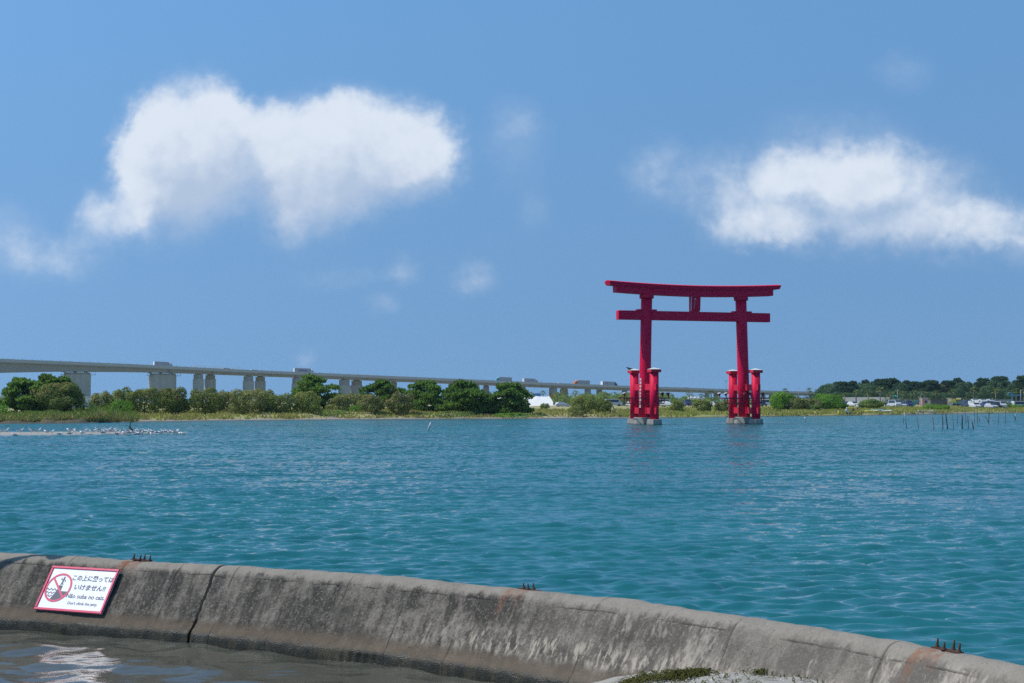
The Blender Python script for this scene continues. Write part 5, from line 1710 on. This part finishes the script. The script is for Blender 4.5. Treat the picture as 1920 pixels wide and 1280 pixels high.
# ------------------------------------------------------------------ poles standing in the water
M['pole_dark'] = simple('wet_dark_pole', (.045, .035, .035), .6, .4, 2.0, .4)
M['pole_grey'] = simple('weathered_grey_pole', (.16, .15, .15), .85, .3, 2.0, .4)
GPW = 'poles standing in the shallow water'
def pole(bx_, by_, tx_, ty_, w, mat, lab, split=None):
    def im(x, y): return 1660 + x / 7.385, 690 + y / 7.385
    b = im(bx_, by_); t_ = im(tx_, ty_)
    base = G(*b); top = P(t_[0], t_[1], base.y + random.uniform(-.15, .15))
    r = w / 7.385 / F * base.y / 2 * .9
    o = empty('water_pole', base, 0, lab, 'pole', GPW)
    v = top - base
    rsx = random.Random(bx_)
    pts = [v * -.15 - Vector((0, 0, .3)), v * .3 + Vector((rsx.uniform(-.02, .02), 0, 0)), v * .65 + Vector((rsx.uniform(-.02, .02), 0, 0)), v]
    if split:
        MB().tube(pts[:2] + [v * .5], [r, r, r * .95], 8).build('shaft', M['pole_dark'], o)
        MB().tube([v * .501, v * .75, v], [r * .93, r * .9, r * .85], 8).build('sleeve', M['silver'], o)
    else:
        MB().tube(pts, [r * 1.05, r, r * .95, r * .85], 8).build('shaft', M[mat], o)
for a_ in (
    (255, 752, 253, 675, 9, 'pole_dark', 'short upright dark pole left of the white topped one'),
    (303, 830, 262, 600, 11, 'pole_grey', 'leaning pole with white upper half at the left end of the row', True),
    (465, 830, 430, 610, 9, 'pole_grey', 'thin leaning pole before the eroded bank'),
    (677, 833, 645, 620, 12, 'pole_grey', 'grey leaning pole below the flat topped tree'),
    (797, 835, 787, 620, 14, 'pole_dark', 'stout near pole standing almost upright left of a leaning one'),
    (865, 835, 833, 610, 18, 'pole_dark', 'thick brown pole leaning left'),
    (948, 833, 925, 600, 9, 'pole_grey', 'thin pole right of the thick brown one'),
    (1000, 752, 993, 545, 8, 'pole_grey', 'slim far pole reaching up before the shop'),
    (1067, 835, 1063, 640, 20, 'pole_dark', 'thickest black upright pole'),
    (1120, 752, 1100, 530, 9, 'pole_grey', 'tall slim far pole behind the thickest black one'),
    (1140, 735, 1140, 650, 8, 'pole_dark', 'short dark far pole between two slim ones'),
    (1148, 835, 1160, 665, 10, 'pole_dark', 'thin near pole leaning right'),
    (1228, 835, 1195, 710, 17, 'pole_dark', 'short thick black pole leaning far left'),
    (1237, 752, 1233, 520, 9, 'pole_grey', 'tall far pole left of the reddish one'),
    (1278, 755, 1272, 550, 9, 'pole_dark', 'tall reddish brown far pole'),
    (1310, 735, 1293, 660, 10, 'pole_dark', 'short dark leaning pole right of the reddish one'),
    (1420, 725, 1385, 660, 10, 'pole_dark', 'short pole slanting against a taller one'),
    (1430, 752, 1440, 570, 14, 'pole_dark', 'sturdy tall pole that the short slanting pole meets'),
    (1565, 752, 1570, 560, 10, 'pole_grey', 'lone far pole left of the dark round bush'),
    (1660, 752, 1670, 510, 10, 'pole_grey', 'tall far pole before the dark round bush'),
    (1805, 715, 1770, 635, 8, 'pole_dark', 'thin slanting pole at the right end'),
    (1803, 712, 1800, 630, 11, 'pole_grey', 'white sleeved pole at the right end', True)):
    pole(*a_)
o = empty('water_pole', G(802, 806.5), 0, 'lone grey pole leaning right in open water before the pines', 'pole', GPW)
v = P(808, 790.5, o.location.y) - Vector(o.location)
MB().tube([v * -.2, v * .5, v], [.085, .085, .08], 10).build('shaft', M['silver'], o)
o = empty('water_marker', G(1509.5, 790.2), 0, 'small white upright marker in the water before the green trees', 'marker')
MB().tube([(0, 0, -.3), (0, 0, .45)], .06, 8).build('shaft', M['pole_grey'], o); MB().tube([(0, 0, .451), (0, 0, .70)], .075, 8).build('head', M['white'], o)

# ------------------------------------------------------------------ birds
M['feather_white'] = simple('white_feathers', (.80, .80, .79), .8, .03)
M['feather_grey'] = simple('grey_feathers', (.16, .165, .18), .8, .1)
M['beak'] = simple('beak', (.55, .36, .04), .5)
M['feather_black'] = simple('black_feathers', (.012, .013, .016), .6, .2)
def bird_body(stand, neck=0.0, dark=False, hunched=False):
    """one continuous body from tail to bill, facing +x"""
    mb = MB()
    z = stand
    st = [(-.27, z + .015, .012, .010), (-.19, z + .025, .040, .026), (-.08, z + .04, .072, .062), (.03, z + .055, .080, .075), (.11, z + .085, .064, .066),
          (.145 + neck * .1, z + .135 + neck * .5, .034, .040), (.155 + neck * .15, z + .175 + neck, .036, .038), (.175 + neck * .15, z + .185 + neck, .034, .034), (.205 + neck * .15, z + .182 + neck, .015, .015), (.245 + neck * .15, z + .175 + neck, .006, .007)]
    if hunched: st[5] = (.125, z + .115, .05, .05); st[6] = (.14, z + .135, .042, .042); st[7] = (.165, z + .14, .036, .036); st[8] = (.195, z + .137, .015, .015); st[9] = (.232, z + .13, .006, .007)
    k = 10; secs = []
    for x, zc, ry, rz in st:
        secs.append([(x, ry * math.cos(2 * math.pi * i / k), zc + rz * math.sin(2 * math.pi * i / k)) for i in range(k)])
    mb.loft(secs, 0, True)
    if not dark:
        for fi, f in enumerate(mb.f):
            cx = sum(mb.v[i][0] for i in f) / len(f); cz = sum(mb.v[i][2] for i in f) / len(f)
            if cx > .19: mb.mi[fi] = 2
            elif cx < .02 and cz > z + .045: mb.mi[fi] = 1
    return mb
def make_bird(name, lab, cat, group, stand=.12, neck=0.0, dark=False, hunched=False, scale=1.0):
    o = empty(name, (0, 0, 0), 0, lab, cat, group)
    mats = [M['feather_black']] * 3 if dark else [M['feather_white'], M['feather_grey'], M['beak']]
    bird_body(stand, neck, dark, hunched).build('body', mats, o)
    if stand > .06:
        for k in (-1, 1):
            MB().tube([(0, k * .025, 0), (.01, k * .025, stand + .01)], .007, 5).build('leg', M['beak'] if not dark else M['feather_black'], o)
            MB().box((.02, k * .025, .006), (.05, .035, .008)).build('foot', M['beak'] if not dark else M['feather_black'], o)
    for k in (-1, 1):
        mb = MB(); mb.loft([[(x, k * y, stand + zz_ + dz_) for y, dz_ in ((w_, -.018), (w_ + .012, 0), (w_, .02))] for x, zz_, w_ in ((-.24, .03, .012), (-.10, .06, .062), (.06, .07, .070), (.09, .075, .06))])
        mb.build('wing', M['feather_black'] if dark else M['feather_grey'], o)
    o.scale = (scale,) * 3
    return o
GUL = 'white gulls resting on the low sandbar'
gul = [make_bird('gull', '', 'gull', GUL, .12), make_bird('gull', '', 'gull', GUL, .11, .02), make_bird('gull', '', 'gull', GUL, .02, 0, False, True), make_bird('gull', '', 'gull', GUL, .12, -.03, False, True)]
spots = [(0, 807.5), (12, 806.5), (26, 811.5), (38.5, 807.8), (59, 807.8), (71.5, 807.6), (87, 807.6), (97.5, 809.5), (112.5, 812), (129, 807.2), (132, 811.5), (137, 806.2), (141.5, 808.4), (153.5, 810.6),
         (159.5, 807.6), (170.8, 808.2), (176, 807.6), (183.5, 806.8), (186.5, 806.6), (191.5, 810), (196.5, 808.4), (199.8, 807), (203.5, 806.2), (205, 808.5), (213, 806.8), (216, 808.2),
         (220.5, 809.2), (227, 807.8), (232.5, 808.6), (237, 808), (239.5, 809.8), (245.5, 808.6), (248, 809), (253, 807.4), (256, 810), (257.5, 809), (262, 808), (265.5, 810), (268, 807.6), (270, 808), (273.5, 807.8),
         (279, 808.6), (281.5, 807.6), (284, 807.6), (286.5, 808), (284.5, 813.6), (293, 809.4), (300.5, 807.4), (305.5, 807.6), (309, 808.4), (313.5, 807.4), (317, 808.6), (321, 807.6), (325.5, 809), (329.5, 807.4), (331.5, 808.8), (338.5, 809.6), (342.5, 809.4)]
rb = random.Random(3); firstb = [True] * 4
for n_, (px, y) in enumerate(spots):
    k = rb.choice([0, 0, 1, 2, 3])
    o = gul[k] if firstb[k] else copy_tree(gul[k]); firstb[k] = False
    q_ = G(px, y + 2.2, .10)
    my = float(np.interp(px, bp, mid_y)); hf = float(np.interp(px, bp, half)); cY = G(px, my).y
    t_ = (q_.y - cY) / max(hf, .1)
    q_.z = max(.0, .11 * max(0.0, 1 - t_ * t_) ** .8 * min(1, hf / 3) - .02)
    o.location = q_
    o.rotation_euler = (0, 0, rb.choice([rb.uniform(2.4, 3.9), rb.uniform(2.4, 3.9), rb.uniform(-.6, .6)]))
    s_ = rb.uniform(1.15, 1.4); o.scale = (s_,) * 3
    o['label'] = ('gull standing alone on the bare left stretch of the sandbar' if px < 100 else 'gull wading in the water below the flock' if y > 813 else 'white gull resting in the crowded flock on the sandbar')
c = make_bird('cormorant', 'black cormorant standing upright among the white gulls', 'cormorant', None, .16, .17, True, False, 1.75)
c.location = G(242, 809.5, .10); c.rotation_euler = (0, -.55, 2.7)
b = make_bird('crow', 'dark bird perched on the rear left torii post cap', 'bird', None, .05, 0, True, True, 1.9)
b.location = TC + TE * (-HL - .55) - TN * 3.7 + Vector((0, 0, 7.09)); b.rotation_euler = (0, 0, 3.0)
for px, y, lab in ((1213, 706, 'x'),):
    pass

# ------------------------------------------------------------------ people on the shore
def person(label, loc, yaw, h, top_m, low_m, pose='stand', hat=None, hair=True, low_cut=.30):
    o = empty('person', loc, yaw, label, 'person', 'people at the water on the far shore')
    k = h / 1.7
    if pose == 'stand':
        J = dict(pel=(0, 0, .92), ch=(.0, 0, 1.25), nk=(.0, 0, 1.45), hd=(.02, 0, 1.56), ht=(.02, 0, 1.68), ls=(0, .17, 1.38), le=(.05, .24, 1.12), lh=(.18, .2, .95), rs=(0, -.17, 1.38), re=(.03, -.25, 1.12), rh=(.14, -.22, .90),
                 lk=(.04, .10, .50), lf=(0, .11, .06), lt=(.14, .12, .04), rk=(.02, -.10, .50), rf=(-.04, -.11, .06), rt=(.10, -.12, .04))
    elif pose == 'bend':
        J = dict(pel=(-.12, 0, .85), ch=(.22, 0, 1.02), nk=(.40, 0, .98), hd=(.50, 0, .93), ht=(.60, 0, .88), ls=(.32, .17, .95), le=(.36, .2, .68), lh=(.42, .14, .45), rs=(.32, -.17, .95), re=(.36, -.2, .68), rh=(.42, -.14, .45),
                 lk=(.02, .11, .48), lf=(-.08, .12, .06), lt=(.06, .13, .04), rk=(.02, -.11, .48), rf=(-.10, -.12, .06), rt=(.04, -.13, .04))
    else:
        J = dict(pel=(0, 0, .14), ch=(-.04, 0, .48), nk=(.0, 0, .70), hd=(.04, 0, .80), ht=(.05, 0, .92), ls=(0, .17, .62), le=(.12, .24, .40), lh=(.32, .14, .42), rs=(0, -.17, .62), re=(.12, -.24, .40), rh=(.32, -.14, .42),
                 lk=(.40, .14, .45), lf=(.60, .12, .06), lt=(.72, .12, .05), rk=(.40, -.14, .42), rf=(.62, -.12, .06), rt=(.74, -.12, .05))
    E = [('pel', 'ch'), ('ch', 'nk'), ('nk', 'hd'), ('hd', 'ht'), ('ch', 'ls'), ('ls', 'le'), ('le', 'lh'), ('ch', 'rs'), ('rs', 're'), ('re', 'rh'), ('pel', 'lk'), ('lk', 'lf'), ('lf', 'lt'), ('pel', 'rk'), ('rk', 'rf'), ('rf', 'rt')]
    RR = dict(pel=.15, ch=.155, nk=.06, hd=.095, ht=.075, ls=.065, le=.045, lh=.035, rs=.065, re=.045, rh=.035, lk=.062, lf=.045, lt=.035, rk=.062, rf=.045, rt=.035)
    names = list(J)
    me = bpy.data.meshes.new('body')
    me.from_pydata([tuple(c_ * k for c_ in J[n_]) for n_ in names], [(names.index(a_), names.index(b_)) for a_, b_ in E], [])
    tmp = bpy.data.objects.new('body_tmp', me); COL.objects.link(tmp)
    sk = tmp.modifiers.new('skin', 'SKIN'); sub = tmp.modifiers.new('sub', 'SUBSURF'); sub.levels = 1
    for i_, n_ in enumerate(names):
        me.skin_vertices[0].data[i_].radius = (RR[n_] * k,) * 2
    me.skin_vertices[0].data[0].use_root = True
    bpy.context.view_layer.update()
    body = bpy.data.meshes.new_from_object(tmp.evaluated_get(bpy.context.evaluated_depsgraph_get()))
    bpy.data.objects.remove(tmp)
    for m_ in (M['skin'], top_m, low_m): body.materials.append(m_)
    pel, nk = Vector(J['pel']) * k, Vector(J['nk']) * k
    kn = (Vector(J['lk']) + Vector(J['rk'])) / 2 * k
    hd = Vector(J['hd']) * k
    for p_ in body.polygons:
        c_ = p_.center
        p_.use_smooth = True
        torso = (nk - pel).normalized(); u_ = (c_ - pel).dot(torso) / (nk - pel).length
        lat = abs(c_.y) > .22 * k
        if (c_ - hd).length < .16 * k or u_ > .98: p_.material_index = 0
        elif u_ > -.02 and not (lat and u_ < .45): p_.material_index = 1
        elif (c_ - pel).length < (kn - pel).length * 1.02 and not lat: p_.material_index = 2
        else: p_.material_index = 0
    link_mesh('body', body, [], o)
    top = Vector(J['ht']) * k; up_ = (top - hd).normalized()
    if hat is not None:
        mb = MB(); c_ = hd + up_ * .06 * k
        mb.tube([c_ - up_ * .005, c_ + up_ * .01, c_ + up_ * .02, c_ + up_ * .10 * k, c_ + up_ * .135 * k], [.17 * k, .18 * k, .11 * k, .10 * k, .05 * k], 12); mb.build('hat', hat, o)
    else:
        MB().ball(tuple(hd + up_ * .045 * k + Vector((-.02, 0, 0))), .108 * k, 0, 10, 7).build('hair', M['dark_cloth'], o)
    return o
def g0(px, y): 
    s_ = 0
    p_ = G(px, y, 0.02); return p_
person('child in a yellow top and dark cap wading at the left', g0(1529, 780.2), -1.9, 1.25, M['yellow'], M['pink'], 'stand', M['dark_cloth'])
person('child in a yellow swim vest and white cap bending at the waterline', g0(1572, 780.0), 3.6, 1.15, M['yellow'], M['yellow'], 'stand', M['white_cloth'])
person('adult in white shirt, dark shorts and white hat at the waterline', g0(1588, 779.6), -1.2, 1.72, M['white_cloth'], M['dark_cloth'], 'stand', M['white_cloth'])
person('person in dark clothes bending down into the water', g0(1592.5, 780.2), -.3, 1.45, M['navy'], M['navy'], 'bend')
def on_land(px, s): return at(px, s)
person('person in dark clothes sitting on the grass beside gear', on_land(1599, 12), -1.7, 1.65, M['dark_cloth'], M['dark_cloth'], 'sit')
person('tall adult in a long white shirt standing on the grass', on_land(1607, 14), -1.9, 1.75, M['white_cloth'], M['dark_cloth'], 'stand', M['white_cloth'])
def bag(px, s, sz, mat, lab, name='bag', cat='bag'):
    o = empty(name, at(px, s), .4, lab, cat)
    mb = MB(); mb.ball((0, 0, sz[2] * .42), (sz[0] / 2, sz[1] / 2, sz[2] / 2), 0, 12, 7); mb.build('body', mat, o)
    mb = MB(); mb.tube([(-sz[0] * .25, 0, sz[2] * .85), (0, 0, sz[2] * 1.08), (sz[0] * .25, 0, sz[2] * .85)], .02, 6); mb.build('handle', M['dark_cloth'], o)
bag(1609, 2.0, (.55, .4, .40), M['orange'], 'orange bag lying at the waterline by the standing paddler')
bag(1603, 12, (.70, .4, .32), M['dark_cloth'], 'dark bag beside the sitting person')
bag(1597, 11, (.80, .5, .24), M['pink'], 'pinkish gear bundle in front of the sitting person')
M['board_yellow'] = simple('board_yellow', (.72, .66, .16), .35); M['board_white'] = simple('board_white', (.78, .80, .80), .3); M['board_blue'] = simple('board_blue', (.14, .36, .55), .35)
def board(px, s, L, w, t_, mat, lab, yaw=0.0, zoff=.02, nose=None):
    o = empty('paddle_board', at(px, s) + Vector((0, 0, zoff)), yaw, lab, 'paddle board', 'paddle boards lying on the grass')
    secs = []
    for i_ in range(15):
        u_ = -1 + 2 * i_ / 14
        hw = w / 2 * max(.03, (1 - abs(u_) ** 2.6)) ** .6
        rise = .16 * max(0, u_) ** 3
        secs.append([(u_ * L / 2, hw * math.cos(a_), rise + t_ / 2 + t_ / 2 * math.sin(a_)) for a_ in np.linspace(0, 2 * math.pi, 10, endpoint=False)])
    MB().loft(secs, 0, True).build('hull', mat, o)
    MB().box((-.2, 0, t_ + .006), (L * .35, w * .55, .014)).build('deck_pad', M['silver'] if mat is not M['board_yellow'] else M['offwhite'], o)
    MB().obox((-L * .42, 0, -.06), (.09, 0, 0), (0, .012, 0), (-.03, 0, .08)).build('fin', M['dark_cloth'], o)
    if nose is not None:
        MB().box((L * .44, 0, t_ + .12), (.22, w * .3, .05)).build('nose_grip', nose, o)
board(1634, 6.5, 3.1, .80, .34, M['board_yellow'], 'yellow paddle board at the left of the stack', .10, .10)
board(1645, 7.2, 2.8, .78, .26, M['board_blue'], 'blue paddle board between the yellow and the white one', -.05, .30)
board(1658, 6.5, 3.4, .80, .36, M['board_white'], 'white paddle board at the right of the stack', -.06, .12, M['dark_cloth'])
board(1671, 5.6, 2.3, .60, .12, M['board_white'], 'thin pale board lying low at the end of the stack', -.1, .02, M['dark_cloth'])
board(1613, 5.5, 2.4, .55, .10, M['board_white'], 'pale pink tinged board beside the standing paddlers', -.25, .02)
board(1596, 44, 3.0, .8, .2, M['board_yellow'], 'pale yellow board leaning low before the white car', .05, .35)
# driftwood and rocks at the eroded bank
M['rock'] = simple('pale_rock', (.27, .25, .22), .95, .25, 1.5, .5)
for k in range(16):
    rr_ = random.Random(200 + k)
    px = rr_.uniform(1722, 1768); s_ = rr_.uniform(2.0, 5.5)
    o = empty('rock', at(px, s_), rr_.uniform(0, 6), 'pale rock in the broken bank under the flat topped trees', 'rock', 'rocks of the eroded bank')
    mb = MB(); r_ = rr_.uniform(.28, .6); mb.ball((0, 0, r_ * .3), (r_ * rr_.uniform(.9, 1.6), r_, r_ * .75), 0, 7, 5)
    mb.v = [(x + rr_.uniform(-.08, .08), y + rr_.uniform(-.08, .08), z + rr_.uniform(-.06, .06)) for x, y, z in mb.v]; mb.sm = [False] * len(mb.sm)
    mb.build('stone', M['rock'], o)
dw = empty('driftwood', at(1151, 9), .5, 'pale bare driftwood branch standing in the grass left of the torii', 'driftwood')
MB().tube([(0, 0, -.1), (.2, 0, .8), (-.15, .1, 1.6), (-.5, .1, 2.2)], [.13, .10, .07, .03], 7).build('stem', M['pole_grey'], dw)
MB().tube([(.18, 0, .75), (.6, 0, 1.1), (.7, .1, 1.5)], [.06, .05, .02], 6).build('branch', M['pole_grey'], dw)

# ------------------------------------------------------------------ seaweed on the near sand
rs = np.random.default_rng(21)
def clump(cx, cy, rx, ry, n, hgt, seed, L=.16):
    r_ = np.random.default_rng(seed)
    V, Q = [], []
    for k in range(n):
        a_, q = r_.uniform(0, 6.283), r_.random() ** .6
        x, y = cx + rx * q * math.cos(a_), cy + ry * q * math.sin(a_)
        hh_ = hgt * (1 - q ** 1.5)
        z = float(beach_z(np.array(x), np.array(y))) + .008 + hh_ * r_.random()
        d = r_.normal(0, 1, 3); d[2] = abs(d[2]) * .35 * (1 if hh_ > .03 else .1); d /= np.linalg.norm(d)
        ln_ = L * r_.uniform(.5, 1.5)
        sd = np.cross(d, [0, 0, 1.0]); sd /= np.linalg.norm(sd) + 1e-6; sd *= .005
        p0 = np.array([x, y, z]); p1 = p0 + d * ln_ * .5 + np.array([0, 0, .02]); p2 = p0 + d * ln_ + np.array([0, 0, -.02])
        i0 = len(V)
        V += [p0 - sd, p0 + sd, p1 + sd, p1 - sd, p2 + sd * .4, p2 - sd * .4]
        Q += [[i0, i0 + 1, i0 + 2, i0 + 3], [i0 + 3, i0 + 2, i0 + 4, i0 + 5]]
    return V, Q
def bpt(px, y):
    """sand surface under a photo pixel"""
    z = .35
    for _ in range(25):
        p_ = G(px, y, z); z = .5 * z + .5 * float(beach_z(np.array(p_.x), np.array(p_.y)))
    return p_
for (px, y), rx, ry, n, hg, lab in (((1290, 1266), .22, .15, 380, .028, 'heaped dark green seaweed on the sand against the wall'),
                                     ((1205, 1274), .36, .24, 420, .012, 'flat mat of green seaweed left of the heap'),
                                     ((1447, 1257), .10, .07, 350, .03, 'small wisp of seaweed at the foot of the wall')):
    p_ = bpt(px, y)
    V, Q = clump(p_.x, p_.y, rx, ry, n, hg, int(px), .14)
    o = link_mesh('seaweed', np_mesh('seaweed', np.array(V), np.array(Q)), M['weed']); tag(o, lab, None, None, 'stuff')

p_ = bpt(1400, 1268)
V, Q = clump(p_.x - .1, p_.y - .2, 1.0, .55, 260, .004, 77, .12)
o = link_mesh('seaweed', np_mesh('seaweed', np.array(V), np.array(Q)), M['weed']); tag(o, 'scattered strands of dry seaweed over the pale sand', None, None, 'stuff')
M['shell'] = simple('shell_grit', (.46, .44, .40), .8, .5, 30.0)
mb = MB(); r_ = random.Random(9)
for k in range(420):
    x, y = p_.x + r_.uniform(-1.3, 1.6), p_.y + r_.uniform(-1.6, .9)
    z = float(beach_z(np.array(x), np.array(y))); s_ = r_.uniform(.006, .02)
    i0 = len(mb.v)
    a_ = r_.uniform(0, 6.28)
    for q in range(5):
        mb.v.append((x + s_ * math.cos(a_ + q * 1.257) * r_.uniform(.7, 1.3), y + s_ * math.sin(a_ + q * 1.257), z - .002))
    mb.v.append((x, y, z + s_ * .7))
    for q in range(5): mb.face([i0 + q, i0 + (q + 1) % 5, i0 + 5])
o = mb.build('shell_grit', M['shell']); tag(o, 'small shells and pebbles strewn over the pale sand', None, None, 'stuff')

# ------------------------------------------------------------------ summer haze over the lake
HAZE = .00006
if HAZE:
    hz = MB().box((0, 1300, 24.0), (2600, 2700, 50.2)).build('haze', [], None)
    m = bpy.data.materials.new('haze_air'); m.use_nodes = True
    m.node_tree.nodes.clear(); n = NT(m.node_tree)
    out = n.node('ShaderNodeOutputMaterial'); pv = n.node('ShaderNodeVolumePrincipled')
    pv.inputs['Color'].default_value = (.50, .78, .98, 1); pv.inputs['Density'].default_value = HAZE; pv.inputs['Anisotropy'].default_value = 0.0
    n.t.links.new(pv.outputs[0], out.inputs['Volume'])
    hz.data.materials.append(m); tag(hz, 'thin summer haze over the lake', None, None, 'stuff')
